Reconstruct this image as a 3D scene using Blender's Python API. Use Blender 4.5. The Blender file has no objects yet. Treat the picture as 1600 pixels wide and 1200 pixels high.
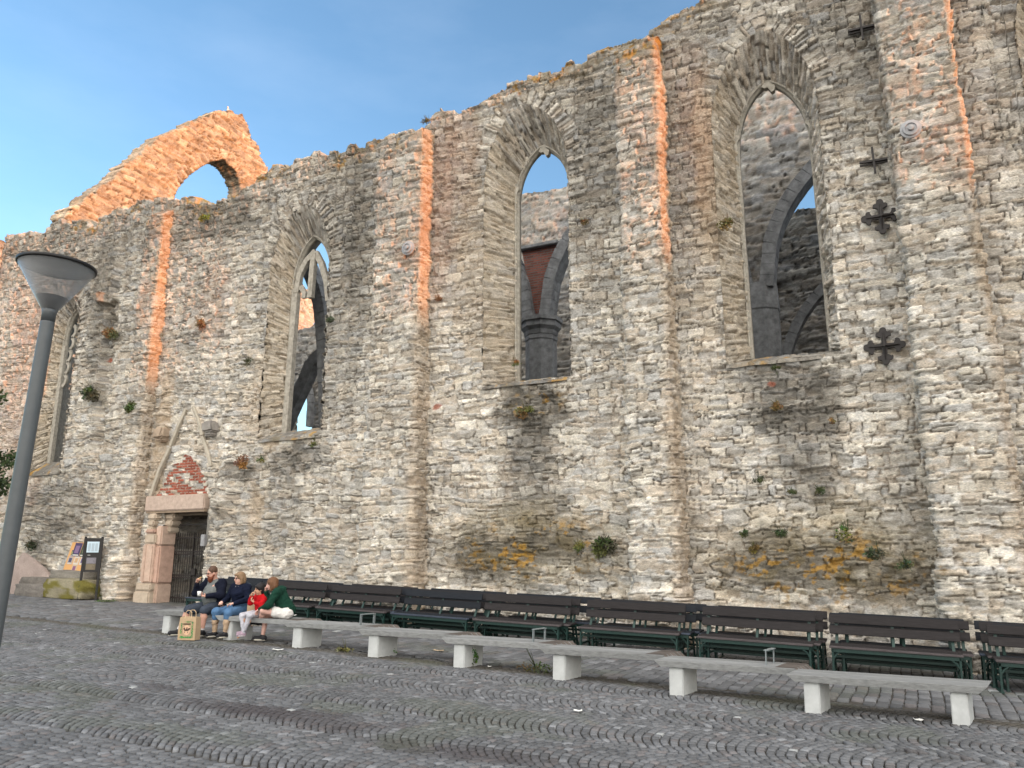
import bpy, bmesh, math, random
import numpy as np
from mathutils import Vector, Matrix
random.seed(7)
R = math.radians
# ------------------------------------------------------------------ camera, sky, sun
FOC, PITCH, TH = 1202.0, R(12.75), R(63.8)
D, ZC, G = 17.0, 1.93, 0.03
sc = bpy.context.scene
cd = bpy.data.cameras.new('camera'); cam = bpy.data.objects.new('camera', cd); sc.collection.objects.link(cam)
cd.sensor_width = 36; cd.lens = FOC/1600*36; cd.clip_end = 2000; cd.clip_start = .05
cam.location = (0, -D, ZC)
view = Vector((-math.cos(TH)*math.cos(PITCH), math.sin(TH)*math.cos(PITCH), math.sin(PITCH)))
cam.rotation_euler = view.to_track_quat('-Z', 'Y').to_euler()
sc.camera = cam
SUN_EL, SUN_AZ = R(3.6), R(-5.5)            # azimuth measured from +x towards -y
sdir = Vector((math.cos(SUN_AZ)*math.cos(SUN_EL), math.sin(SUN_AZ)*math.cos(SUN_EL), math.sin(SUN_EL)))
w = bpy.data.worlds.new('World'); sc.world = w; w.use_nodes = True
nt = w.node_tree; bg = nt.nodes['Background']
sky = nt.nodes.new('ShaderNodeTexSky'); sky.sky_type = 'NISHITA'; sky.sun_disc = False
sky.sun_elevation = R(6); sky.sun_rotation = math.atan2(sdir.x, sdir.y)
sky.altitude = 0; sky.air_density = 1.0; sky.dust_density = 1.0; sky.ozone_density = 1.0
sky.air_density, sky.dust_density, sky.ozone_density = 1.0, .4, 2.3
# faint cloud wisps overhead; bright veil behind the camera added to brighten the wall
tc = nt.nodes.new('ShaderNodeTexCoord'); mp = nt.nodes.new('ShaderNodeMapping'); mp.inputs['Scale'].default_value = (1.2, 1.2, 3.5)
nz = nt.nodes.new('ShaderNodeTexNoise'); nz.inputs['Scale'].default_value = 2.2; nz.inputs['Detail'].default_value = 7; nz.inputs['Roughness'].default_value = .55
nt.links.new(tc.outputs['Generated'], mp.inputs[0]); nt.links.new(mp.outputs[0], nz.inputs[0])
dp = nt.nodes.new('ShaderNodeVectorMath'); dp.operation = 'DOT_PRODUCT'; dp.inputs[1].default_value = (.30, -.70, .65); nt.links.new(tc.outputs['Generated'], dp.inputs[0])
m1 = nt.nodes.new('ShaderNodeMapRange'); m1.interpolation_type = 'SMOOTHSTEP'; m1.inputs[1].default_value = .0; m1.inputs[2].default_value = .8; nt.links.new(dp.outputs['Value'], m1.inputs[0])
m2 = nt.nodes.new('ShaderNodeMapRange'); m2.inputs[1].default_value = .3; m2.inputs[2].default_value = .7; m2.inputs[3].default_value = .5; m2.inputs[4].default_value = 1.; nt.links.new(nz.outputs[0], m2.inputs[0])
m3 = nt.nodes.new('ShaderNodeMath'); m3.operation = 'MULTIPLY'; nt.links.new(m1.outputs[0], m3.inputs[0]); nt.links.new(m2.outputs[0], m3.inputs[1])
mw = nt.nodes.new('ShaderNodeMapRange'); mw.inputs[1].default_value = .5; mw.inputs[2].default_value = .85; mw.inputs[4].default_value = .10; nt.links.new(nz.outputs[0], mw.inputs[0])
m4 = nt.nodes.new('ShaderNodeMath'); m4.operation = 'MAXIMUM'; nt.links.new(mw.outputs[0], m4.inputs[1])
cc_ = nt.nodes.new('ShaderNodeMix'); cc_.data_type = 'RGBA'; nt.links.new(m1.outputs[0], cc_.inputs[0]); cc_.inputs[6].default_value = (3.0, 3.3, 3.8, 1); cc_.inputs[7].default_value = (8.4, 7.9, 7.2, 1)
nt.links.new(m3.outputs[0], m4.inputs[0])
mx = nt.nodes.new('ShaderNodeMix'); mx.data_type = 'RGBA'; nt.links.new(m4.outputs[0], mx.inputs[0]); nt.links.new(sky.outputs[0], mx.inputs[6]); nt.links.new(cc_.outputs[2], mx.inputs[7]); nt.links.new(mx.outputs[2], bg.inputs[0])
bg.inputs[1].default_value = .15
sl = bpy.data.lights.new('sun', 'SUN'); so = bpy.data.objects.new('sun', sl); sc.collection.objects.link(so)
sl.energy = 2.0; sl.color = (.80, .275, .085); sl.angle = R(1.5)
so.rotation_euler = sdir.to_track_quat('Z', 'Y').to_euler()
sc.view_settings.view_transform = 'Standard'; sc.view_settings.look = 'None'; sc.view_settings.exposure = 1.68
sc.cycles.max_bounces = 6; sc.cycles.transparent_max_bounces = 8

# ------------------------------------------------------------------ geometry helpers
_V = np.array([-math.cos(TH), math.sin(TH)]); _R = np.array([math.sin(TH), math.cos(TH)]); CAM = np.array([0, -D, ZC])
def ray(px, py):
    a = px-800; b = 600-py
    f = FOC*math.cos(PITCH)-b*math.sin(PITCH); u = FOC*math.sin(PITCH)+b*math.cos(PITCH)
    h = _V*f+_R*a
    return np.array([h[0], h[1], u])
def at_y(px, py, Y=0.): r = ray(px, py); return CAM+r*((Y+D)/r[1])
def at_x(px, py, X): r = ray(px, py); return CAM+r*(X/r[0])
def at_g(px, py, h=0.): r = ray(px, py); return CAM+r*((h-ZC)/(r[2]+G*r[0]))
def gz(x): return -G*x

def hsh(i, j, s=0):
    i = np.asarray(i).astype(np.int64); j = np.asarray(j).astype(np.int64)
    h = (i*374761393+j*668265263+s*2147483647+s*974711) & 0xFFFFFFFF
    h = ((h ^ (h >> 13))*1274126177) & 0xFFFFFFFF
    h = ((h ^ (h >> 16))*2246822519) & 0xFFFFFFFF
    h = h ^ (h >> 15)
    return (h & 0xFFFFFF)/float(0x1000000)
def vnoise(x, y, s=0):
    x = np.asarray(x, float); y = np.asarray(y, float)
    i = np.floor(x); j = np.floor(y); fx = x-i; fy = y-j
    fx = fx*fx*(3-2*fx); fy = fy*fy*(3-2*fy)
    a = hsh(i, j, s); b = hsh(i+1, j, s); c = hsh(i, j+1, s); d = hsh(i+1, j+1, s)
    return (a*(1-fx)+b*fx)*(1-fy)+(c*(1-fx)+d*fx)*fy
def fbm(x, y, o=4, s=0):
    t = 0; a = .5; n = 0
    for k in range(o):
        t = t+a*vnoise(x*2**k+k*17.3, y*2**k-k*9.1, s+k); n += a; a *= .5
    return t/n
def sst(a, b, x):
    t = np.clip((x-a)/(b-a), 0, 1); return t*t*(3-2*t)
def _cells(u, L, key, s, jit=.75):
    def b(k): return (k+jit*(hsh(k, key, s)-.5))*L
    k = np.floor(u/L); k = np.where(u < b(k), k-1, k); k = np.where(u >= b(k+1), k+1, k)
    lo = b(k); hi = b(k+1)
    return k, lo, hi
def stones(u, v, seed=0, rh=.17, asp=2.3, warp=1.0, split=.42):
    """irregular coursed rubble: returns relief (m), edge mask 0 in joints..1 on stone, id1, id2"""
    v2 = v+warp*(.10*(fbm(u*.55, v*.7, 3, seed)-.5)*2+.030*(fbm(u*3.1, v*4, 3, seed+5)-.5)*2)
    u2 = u+warp*.05*(fbm(u*2.5, v*6, 3, seed+9)-.5)*2
    k, lo, hi = _cells(v2, rh, 0*v2, seed+1, .8)
    # long zones get merged or split courses so that the beds do not run through
    L = rh*asp*(.65+.9*hsh(k, 3, seed+2))
    j, ulo, uhi = _cells(u2+hsh(k, 4, seed)*3, L, k, seed+3, .85)
    uu = u2+hsh(k, 4, seed)*3
    hs = hsh(k, j, seed+4)
    fr = lo+(hi-lo)*(.3+.4*hsh(k, j, seed+6))+ (uu-(ulo+uhi)/2)*.08*(hsh(k, j, seed+12)-.5)
    sp = hs < split
    up = sp & (v2 > fr)
    lo2 = np.where(up, fr, lo); hi2 = np.where(sp & ~up, fr, hi)
    idn = j*2+up
    dv = np.minimum(v2-lo2, hi2-v2); du = np.minimum(uu-ulo, uhi-uu)
    n1 = fbm(u*14, v*22, 3, seed+7)
    e = np.minimum(dv*1.15, du)+(n1-.5)*.030
    m = sst(.0, .014, e)
    r1 = hsh(k, idn, seed+20); r2 = hsh(k, idn, seed+21); r3 = hsh(k, idn, seed+22)
    hv = (v2-lo2)/(hi2-lo2+1e-6)-.5; hu = (uu-ulo)/(uhi-ulo+1e-6)-.5
    prot = (r1-.5)*.092+hv*(.018+.040*r2)+hu*(r3-.5)*.05
    strata = (fbm(u*7, v*34, 3, seed+8)-.5)*.024
    rough = (fbm(u*9, v*11, 4, seed+11)-.5)*.034
    hole = np.where(r2 > .975, -.07, 0)
    z = m*(prot+strata+hole)-(1-m)*.064+rough*1.15
    return z, m, r1, r3
PAL = np.array([(.46,.41,.34),(.38,.36,.325),(.56,.525,.46),(.35,.35,.345),(.43,.37,.30),(.52,.48,.41),(.28,.265,.24),(.62,.585,.52),(.42,.40,.365),(.45,.395,.33)])
def stonecol(u, v, m, r1, r3, light=None, seed=0):
    """per-stone limestone colour; light: 0 dark weathered .. 1 pale"""
    i = np.minimum((r3*len(PAL)).astype(int), len(PAL)-1)
    c = PAL[i]*(.80+.40*r1)[..., None]
    mean = PAL.mean(0); c = mean+(c-mean)*.78
    n = fbm(u*8, v*15, 5, seed+40); n2 = fbm(u*1.1, v*.8, 3, seed+41)
    c = c*(.62+.76*n)[..., None]
    mn = sst(.46, .62, fbm(u*1.3, v*1.7, 3, seed+47))[..., None]
    mort = (np.array([.37,.315,.26])*mn+np.array([.15,.13,.105])*(1-mn))*(.75+.5*fbm(u*9, v*9, 3, seed+43))[..., None]
    # smeared mortar over some areas
    sm = sst(.55, .72, fbm(u*2.3, v*3.0, 4, seed+44))*.6
    mm = np.clip(m*(1-sm*(1-n)), 0, 1)[..., None]
    c = c*mm+mort*(1-mm)
    white = sst(.54, .68, fbm(u*6, v*13, 4, seed+45))
    if light is not None:
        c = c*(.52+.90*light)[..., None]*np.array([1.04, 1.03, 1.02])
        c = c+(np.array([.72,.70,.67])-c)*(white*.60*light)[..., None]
    return c
def spot(c, x, z, sx, sz, rx, rz, col, k, seed=0, hard=.35):
    d = np.sqrt(((x-sx)/rx)**2+((z-sz)/rz)**2)+(fbm(x*1.7, z*1.7, 4, seed+60)-.5)*1.0
    m = (1-sst(1-hard, 1+hard, d))*k*(.6+.8*fbm(x*6, z*7, 3, seed+61))
    m = np.clip(m, 0, 1)[..., None]
    return c*(1-m)+np.array(col)*m

COL = sc.collection
def _link(o, parent=None):
    COL.objects.link(o)
    if parent is not None: o.parent = parent
    return o
def tag(o, label=None, cat=None, group=None, kind=None):
    if label: o['label'] = label
    if cat: o['category'] = cat
    if group: o['group'] = group
    if kind: o['kind'] = kind
    return o
def empty(name, loc=(0, 0, 0), rz=0., label=None, cat=None, group=None):
    o = bpy.data.objects.new(name, None); o.location = loc; o.rotation_euler = (0, 0, rz); o.empty_display_size = .1
    COL.objects.link(o); return tag(o, label, cat, group)
def mesh_np(name, co, faces, mat, parent=None, col=None, smooth=False):
    """co (n,3); faces (m,4) or (m,3) int array"""
    me = bpy.data.meshes.new(name); co = np.asarray(co, np.float32); faces = np.asarray(faces, np.int32)
    k = faces.shape[1]
    me.vertices.add(len(co)); me.vertices.foreach_set('co', co.ravel())
    me.loops.add(faces.size); me.loops.foreach_set('vertex_index', faces.ravel())
    me.polygons.add(len(faces)); me.polygons.foreach_set('loop_start', np.arange(0, faces.size, k, dtype=np.int32))
    if smooth: me.polygons.foreach_set('use_smooth', np.ones(len(faces), bool))
    me.update(calc_edges=True)
    if col is not None:
        a = me.color_attributes.new('col', 'FLOAT_COLOR', 'POINT')
        cc = np.ones((len(co), 4), np.float32); cc[:, :3] = col; a.data.foreach_set('color', cc.ravel())
    me.materials.append(mat)
    o = bpy.data.objects.new(name, me); return _link(o, parent)
def gridfaces(nu, nv, off=0, keep=None, flip=False):
    i = np.arange(nu*nv).reshape(nv, nu)+off
    f = np.stack([i[:-1, :-1], i[:-1, 1:], i[1:, 1:], i[1:, :-1]], -1)
    if flip: f = f[..., ::-1]
    f = f.reshape(-1, 4)
    return f if keep is None else f[keep.ravel()]
class MB:
    """collects simple solids into one mesh"""
    def __init__(s): s.v = []; s.f = []; s.c = []
    def add(s, vs, fs, M=None, col=None):
        o = len(s.v)
        for v in vs:
            v = Vector(v); s.v.append(tuple(M @ v) if M else tuple(v)); s.c.append(col or (1, 1, 1))
        s.f += [tuple(o+i for i in f) for f in fs]; return s
    def box(s, a, b, M=None, bev=.0, col=None, jit=0.):
        x0, y0, z0 = a; x1, y1, z1 = b
        if bev > 0:
            bm = bmesh.new(); bmesh.ops.create_cube(bm, size=1)
            for v in bm.verts: v.co = ((x0+x1)/2+v.co.x*(x1-x0), (y0+y1)/2+v.co.y*(y1-y0), (z0+z1)/2+v.co.z*(z1-z0))
            bmesh.ops.bevel(bm, geom=bm.edges[:], offset=bev, segments=2, affect='EDGES')
            bm.verts.ensure_lookup_table(); s.add([v.co+Vector((random.uniform(-jit, jit),)*3) for v in bm.verts], [[v.index for v in f.verts] for f in bm.faces], M, col); bm.free(); return s
        vs = [(x0,y0,z0),(x1,y0,z0),(x1,y1,z0),(x0,y1,z0),(x0,y0,z1),(x1,y0,z1),(x1,y1,z1),(x0,y1,z1)]
        return s.add(vs, [(0,3,2,1),(4,5,6,7),(0,1,5,4),(1,2,6,5),(2,3,7,6),(3,0,4,7)], M, col)
    def tube(s, pts, r, n=8, M=None, col=None, flat=None, closed=False):
        """r scalar or list; flat=(a,b): rectangular bar a x b instead of round"""
        pts = [Vector(p) for p in pts]; m = len(pts); rs = r if isinstance(r, (list, tuple)) else [r]*m
        rings = []; up0 = None
        for i, p in enumerate(pts):
            t = (pts[min(i+1, m-1)]-pts[max(i-1, 0)])
            if closed: t = pts[(i+1) % m]-pts[i-1]
            t.normalize()
            ref = up0 if up0 is not None else (Vector((0, 0, 1)) if abs(t.z) < .9 else Vector((1, 0, 0)))
            a = t.cross(ref); 
            if a.length < 1e-4: a = t.cross(Vector((0, 1, .1)))
            a.normalize(); b = a.cross(t).normalized(); up0 = b
            if flat: ring = [p+a*sx*flat[0]/2+b*sy*flat[1]/2 for sx, sy in ((-1,-1),(1,-1),(1,1),(-1,1))]
            else: ring = [p+(a*math.cos(2*math.pi*k/n)+b*math.sin(2*math.pi*k/n))*rs[i] for k in range(n)]
            rings.append(ring)
        nn = len(rings[0]); vs = [v for rr in rings for v in rr]; fs = []
        for i in range(m if closed else m-1):
            j = (i+1) % m
            for k in range(nn): fs.append((i*nn+k, i*nn+(k+1) % nn, j*nn+(k+1) % nn, j*nn+k))
        if not closed: fs.append(tuple(range(nn))[::-1]); fs.append(tuple((m-1)*nn+k for k in range(nn)))
        return s.add(vs, fs, M, col)
    def lathe(s, prof, n=24, M=None, col=None, cap=True):
        vs = []; fs = []
        for r, z in prof:
            for k in range(n): vs.append((r*math.cos(2*math.pi*k/n), r*math.sin(2*math.pi*k/n), z))
        for i in range(len(prof)-1):
            for k in range(n): fs.append((i*n+k, i*n+(k+1) % n, (i+1)*n+(k+1) % n, (i+1)*n+k))
        if cap: fs.append(tuple(range(n))[::-1]); fs.append(tuple((len(prof)-1)*n+k for k in range(n)))
        return s.add(vs, fs, M, col)
    def prism(s, poly, y0, y1, M=None, col=None):
        """poly in x,z, extruded y0..y1"""
        n = len(poly); vs = [(x, y0, z) for x, z in poly]+[(x, y1, z) for x, z in poly]
        fs = [tuple(range(n)), tuple(range(2*n-1, n-1, -1))]+[((i+1) % n, i, n+i, n+(i+1) % n) for i in range(n)]
        return s.add(vs, fs, M, col)
    def build(s, name, mat, parent=None, smooth=False, loc=None):
        me = bpy.data.meshes.new(name); me.from_pydata(s.v, [], s.f)
        a = me.color_attributes.new('col', 'FLOAT_COLOR', 'POINT')
        a.data.foreach_set('color', [q for c in s.c for q in (*c, 1.)])
        bm = bmesh.new(); bm.from_mesh(me); bmesh.ops.recalc_face_normals(bm, faces=bm.faces[:]); bm.to_mesh(me); bm.free()
        if smooth:
            for p in me.polygons: p.use_smooth = True
        me.materials.append(mat); o = bpy.data.objects.new(name, me)
        if loc: o.location = loc
        return _link(o, parent)

# ------------------------------------------------------------------ materials
def mat(name, col=(.5,.5,.5), rough=.8, attr=False, nscale=0, namt=.3, bump=0., bscale=40, metal=0., stretch=None, col2=None, spec=.3, bdist=.01, detail=5):
    m = bpy.data.materials.new(name); m.use_nodes = True; t = m.node_tree; b = t.nodes['Principled BSDF']
    b.inputs['Roughness'].default_value = rough; b.inputs['Metallic'].default_value = metal
    b.inputs['Specular IOR Level'].default_value = spec
    tc = t.nodes.new('ShaderNodeTexCoord'); mp = t.nodes.new('ShaderNodeMapping'); t.links.new(tc.outputs['Object'], mp.inputs[0])
    if stretch: mp.inputs['Scale'].default_value = stretch
    src = None
    if attr:
        a = t.nodes.new('ShaderNodeAttribute'); a.attribute_name = 'col'; src = a.outputs['Color']
        if tuple(col) != (1, 1, 1):
            q = t.nodes.new('ShaderNodeMix'); q.data_type = 'RGBA'; q.blend_type = 'MULTIPLY'; q.inputs[0].default_value = 1
            t.links.new(src, q.inputs[6]); q.inputs[7].default_value = (*col, 1); src = q.outputs[2]
    if nscale:
        n = t.nodes.new('ShaderNodeTexNoise'); n.inputs['Scale'].default_value = nscale; n.inputs['Detail'].default_value = detail; n.inputs['Roughness'].default_value = .65
        t.links.new(mp.outputs[0], n.inputs[0])
        rp = t.nodes.new('ShaderNodeMapRange'); rp.inputs[1].default_value = .25; rp.inputs[2].default_value = .75
        t.links.new(n.outputs[0], rp.inputs[0])
        if col2:
            q = t.nodes.new('ShaderNodeMix'); q.data_type = 'RGBA'; t.links.new(rp.outputs[0], q.inputs[0])
            q.inputs[6].default_value = (*col, 1); q.inputs[7].default_value = (*col2, 1); src = q.outputs[2]
        else:
            rp.inputs[3].default_value = 1-namt; rp.inputs[4].default_value = 1+namt
            q = t.nodes.new('ShaderNodeMix'); q.data_type = 'RGBA'; q.blend_type = 'MULTIPLY'; q.inputs[0].default_value = 1
            if src: t.links.new(src, q.inputs[6])
            else: q.inputs[6].default_value = (*col, 1)
            t.links.new(rp.outputs[0], q.inputs[7]); src = q.outputs[2]
    if src: t.links.new(src, b.inputs['Base Color'])
    else: b.inputs['Base Color'].default_value = (*col, 1)
    if bump:
        n = t.nodes.new('ShaderNodeTexNoise'); n.inputs['Scale'].default_value = bscale; n.inputs['Detail'].default_value = 6; n.inputs['Roughness'].default_value = .7
        t.links.new(mp.outputs[0], n.inputs[0])
        bp = t.nodes.new('ShaderNodeBump'); bp.inputs['Strength'].default_value = bump; bp.inputs['Distance'].default_value = bdist
        t.links.new(n.outputs[0], bp.inputs['Height']); t.links.new(bp.outputs[0], b.inputs['Normal'])
    return m
M = {}
M['rubble'] = mat('limestone_rubble', (1,1,1), .95, attr=True, nscale=24, namt=.42, bump=1.0, bscale=24, bdist=.045, stretch=(1,1,2.2), spec=.1)
M['rubble_dark'] = mat('weathered_grey_limestone', (.60,.62,.65), .95, attr=True, nscale=14, namt=.3, bump=.8, bscale=20, bdist=.03, stretch=(1,1,2.0), spec=.1)
M['dressed'] = mat('dressed_grey_stone', (.34,.315,.27), .9, nscale=9, namt=.4, bump=.5, bscale=30, bdist=.015, spec=.1)
M['dressed_dark'] = mat('dark_dressed_stone', (.20,.205,.21), .9, nscale=4, namt=.5, bump=.5, bscale=22, bdist=.02, spec=.1)
M['sandstone'] = mat('pink_sandstone', (.47,.33,.26), .9, attr=True, nscale=7, namt=.25, bump=.4, bscale=30, bdist=.012, spec=.1)
M['sandstone_col'] = mat('sandstone_blocks', (1,1,1), .9, attr=True, nscale=7, namt=.22, bump=.5, bscale=25, bdist=.015, spec=.1)
M['iron'] = mat('black_iron', (.018,.014,.013), .6, nscale=15, namt=.4, spec=.4)
M['zinc'] = mat('grey_metal_plate', (.28,.28,.29), .5, nscale=12, namt=.3, spec=.5)
M['green_steel'] = mat('green_painted_steel', (.007,.030,.025), .5, nscale=18, namt=.4, spec=.4)
M['plank_dark'] = mat('dark_weathered_planks', (1,1,1), .75, attr=True, nscale=9, namt=.45, bump=.4, bscale=14, bdist=.006, stretch=(.5,6,6), spec=.25)
M['timber'] = mat('silvered_timber', (1,1,1), .85, attr=True, nscale=7, namt=.34, bump=.45, bscale=12, bdist=.006, stretch=(.35,7,7), spec=.15)
M['concrete'] = mat('pale_concrete', (1,1,1), .85, attr=True, nscale=6, namt=.16, bump=.25, bscale=35, bdist=.006, spec=.15)
M['galv'] = mat('galvanised_steel', (.22,.25,.26), .45, metal=.3, nscale=10, namt=.2)
M['lamp_grey'] = mat('lamp_post_grey_paint', (.075,.085,.092), .45, nscale=8, namt=.12, spec=.4)
M['lamp_disc'] = mat('lamp_reflector_grey', (.10,.115,.13), .55, nscale=5, namt=.12, spec=.3)
M['black'] = mat('black_paint', (.012,.012,.013), .45)
M['board_black'] = mat('sign_frame_black', (.02,.018,.018), .5)
M['print'] = mat('printed_panel', (1,1,1), .6, attr=True, nscale=30, namt=.12)
M['leaf'] = mat('leaves', (1,1,1), .6, attr=True, spec=.3)
M['cloth'] = mat('cloth', (1,1,1), .9, attr=True, nscale=14, namt=.22, bump=.7, bscale=16, bdist=.03, spec=.1)
M['skin'] = mat('skin', (1,1,1), .55, attr=True, nscale=20, namt=.08, spec=.35)
M['hair'] = mat('hair', (1,1,1), .6, attr=True, nscale=35, namt=.5, stretch=(3,3,.5), bump=.6, bscale=60, bdist=.006)
M['shoe'] = mat('shoe', (1,1,1), .6, attr=True)
M['paper'] = mat('brown_paper', (1,1,1), .8, attr=True, nscale=12, namt=.1, bump=.3, bscale=9, bdist=.01)
M['plaster'] = mat('house_plaster', (1,1,1), .9, attr=True, nscale=3, namt=.1)
g = bpy.data.materials.new('clear_lamp_glass'); g.use_nodes = True; t = g.node_tree; t.nodes.clear()
o_ = t.nodes.new('ShaderNodeOutputMaterial'); mx_ = t.nodes.new('ShaderNodeMixShader'); tr = t.nodes.new('ShaderNodeBsdfTransparent'); pr = t.nodes.new('ShaderNodeBsdfPrincipled')
tr.inputs[0].default_value = (.88,.9,.92,1); pr.inputs['Base Color'].default_value = (.46,.47,.48,1); pr.inputs['Roughness'].default_value = .18
fr = t.nodes.new('ShaderNodeLayerWeight'); fr.inputs[0].default_value = .35; mr = t.nodes.new('ShaderNodeMapRange'); mr.inputs[3].default_value = .10; mr.inputs[4].default_value = .55
t.links.new(fr.outputs['Facing'], mr.inputs[0]); t.links.new(mr.outputs[0], mx_.inputs[0]); t.links.new(tr.outputs[0], mx_.inputs[1]); t.links.new(pr.outputs[0], mx_.inputs[2]); t.links.new(mx_.outputs[0], o_.inputs[0])
M['glass'] = g
# ------------------------------------------------------------------ the church ruin
church = empty('ruined_church', (-14, .6, gz(-14)), 0, 'roofless medieval church ruin of grey limestone rubble with tall pointed windows and buttresses', 'church ruin')
bpy.context.view_layer.update()
CHI = church.location.copy()
def ch(o):
    o.parent = church; o.location = tuple(Vector(o.location)-CHI); return o

def gothic(xl, xr, xa, sill, spring, apex, n1=70, n2=34, ang=76, sillr=None):
    a = R(ang); P = []
    for i in range(n1): P.append((xl, sill+(spring-sill)*i/n1))
    for i in range(n2):
        t = a*i/n2; P.append((xl+(xa-xl)*(1-math.cos(t))/(1-math.cos(a)), spring+(apex-spring)*math.sin(t)/math.sin(a)))
    for i in range(n2+1):
        t = a*(n2-i)/n2; P.append((xr+(xa-xr)*(1-math.cos(t))/(1-math.cos(a)), spring+(apex-spring)*math.sin(t)/math.sin(a)))
    for i in range(1, n1+1): P.append((xr, spring+((sillr if sillr else sill)-spring)*i/n1))
    return np.array(P)
def polysd(px, pz, P, bottom_open=False):
    """signed distance to closed polygon (negative inside), arclength of nearest point, nearest point"""
    px = px.ravel(); pz = pz.ravel(); n = len(P)
    best = np.full(px.shape, 1e9); bs = np.zeros(px.shape); bx = np.zeros(px.shape); bz = np.zeros(px.shape); ins = np.zeros(px.shape, bool); acc = 0
    for i in range(n):
        a = P[i]; b = P[(i+1) % n]; e = b-a; L = math.hypot(*e)
        if L < 1e-9: continue
        t = np.clip(((px-a[0])*e[0]+(pz-a[1])*e[1])/L**2, 0, 1); qx = a[0]+e[0]*t; qz = a[1]+e[1]*t
        d = (px-qx)**2+(pz-qz)**2; k = d < best
        best[k] = d[k]; bs[k] = acc+t[k]*L; bx[k] = qx[k]; bz[k] = qz[k]
        c = ((a[1] > pz) != (b[1] > pz)) & (px < (b[0]-a[0])*(pz-a[1])/(b[1]-a[1]+1e-12)+a[0]); ins ^= c; acc += L
    d = np.sqrt(best); d[ins] *= -1
    return d, bs, bx, bz

# outer (wall face) and inner (glazing plane) outlines of the windows
WIN = [
 dict(o=(-27.55, -25.80, -26.55, 4.85, 9.9, 11.5), i=(-27.12, -26.05, -26.6, 5.25, 9.7, 10.95), d=.42),
 dict(o=(-16.75, -14.42, -15.55, 5.35, 10.6, 12.65), i=(-16.22, -14.75, -15.5, 5.62, 10.1, 11.75), d=.50),
 dict(o=(-9.20, -6.74, -8.02, 6.25, 11.75, 14.0), i=(-8.54, -6.94, -7.74, 6.42, 11.45, 12.98), d=.68),
 dict(o=(-3.04, -.67, -1.76, 6.12, 11.9, 14.18), i=(-2.60, -.92, -1.80, 6.36, 11.5, 13.25), d=.74),
 dict(o=(3.18, 5.7, 4.4, 6.1, 12.2, 14.5), i=(3.7, 5.3, 4.45, 6.35, 11.9, 13.4), d=.75)]
for q in WIN:
    q['O'] = gothic(*q['o'], ang=80); q['I'] = gothic(*q['i'], ang=76)
DOOR = np.array([(-20.45, -2), (-20.45, 3.36), (-18.60, 3.36), (-18.50, 3.0), (-18.42, 2.5), (-18.60, 2.2), (-18.62, 1.75), (-18.5, 1.35), (-18.66, .9), (-18.6, -2)])
top_px = [(0,372),(20,368),(45,362),(60,366),(90,345),(150,342),(200,318),(265,308),(320,308),(345,312),(370,300),(420,262),(500,240),(600,220),(640,203),(700,170),(740,160),(790,130),(870,110),(900,92),(960,75),(1030,40),(1070,5),(1300,-80)]
TX = [-31.3]+[at_y(*p)[0] for p in top_px[1:]]+[9.5]; TZ = [14.5]+[at_y(*p)[2] for p in top_px[1:]]+[16.3]
def ztop(x):
    x = np.asarray(x, float)
    b = np.interp(x, TX, TZ)
    k = np.floor(x/.34+.4*vnoise(x*1.3, 0*x, 3)); k2 = np.floor(x/.13)
    return b-.03+(hsh(k, 0*k, 5)-.5)*.30+(hsh(k2, 0*k, 6)-.5)*.05+(fbm(x*.9, 0*x, 3, 8)-.5)*.25
X0, X1, Z0 = -31.15, 8.0, -.7
xs = np.concatenate([np.arange(X0, -13, .034), np.arange(-13, 3.9, .0225), np.arange(3.9, X1+.05, .045)]); nx = len(xs); nz_ = 640; zt = ztop(xs)
X = np.repeat(xs[None], nz_, 0); T = np.linspace(0, 1, nz_)[:, None]; Z = Z0+(zt[None]-Z0)*T
print('wall grid')
XP = X+.012*(fbm(X*3, Z*3, 2, 77)-.5); ZP = Z
h, m, r1, r3 = stones(X-.0*Z, Z+.03*X, 1, .145, 1.95)
# smaller, wilder rubble low down
h2, m2, b1, b3 = stones(X*1.0, Z+.03*X, 2, .19, 1.8, warp=2.0, split=.55)
bl = sst(.45, .55, fbm(X*.35, Z*.5, 3, 90)+(5.0-Z)*.03)
k = bl > .5
h = np.where(k, h2, h); m = np.where(k, m2, m); r1 = np.where(k, b1, r1); r3 = np.where(k, b3, r3)
U = X.copy(); Vv = Z.copy()
holes = np.zeros(X.shape, bool)
D_all = np.full(X.shape, 9.)
for wi, q in enumerate(WIN):
    xl, xr, xa, s0, sp, ap = q['o']
    ci = np.where((xs > xl-1) & (xs < xr+1))[0]; a, b = ci[0], ci[-1]+1
    sub = np.s_[:, a:b]
    d, s, bx, bz = [v.reshape(nz_, b-a) for v in polysd(X[sub], Z[sub], q['O'])]
    # snap vertices beside the outline on to it
    sn = (np.abs(d) < .022)
    XP[sub] = np.where(sn, bx, XP[sub]); ZP = ZP.copy(); ZP[sub] = np.where(sn, bz, ZP[sub])
    holes[sub] |= d < 0; D_all[sub] = np.minimum(D_all[sub], d)
    # voussoirs set radially round the head, quoins down the jambs
    ring = (d > 0) & (d < .40+.10*(hsh(np.floor(s/.13), 0*s, 31+wi))) & (Z[sub] > sp-.9)
    hr, mr_, rr1, rr3 = stones(d, s, 50+wi, .125, 3.6, warp=.35, split=.15)
    for A_, B_ in ((h, hr), (m, mr_), (r1, rr1), (r3, rr3)): A_[sub] = np.where(ring, B_, A_[sub])
ci = np.where((xs > -21.5) & (xs < -17.8))[0]; sub = np.s_[:, ci[0]:ci[-1]+1]
d, s, bx, bz = [v.reshape(nz_, -1) for v in polysd(X[sub], Z[sub], DOOR)]
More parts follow.
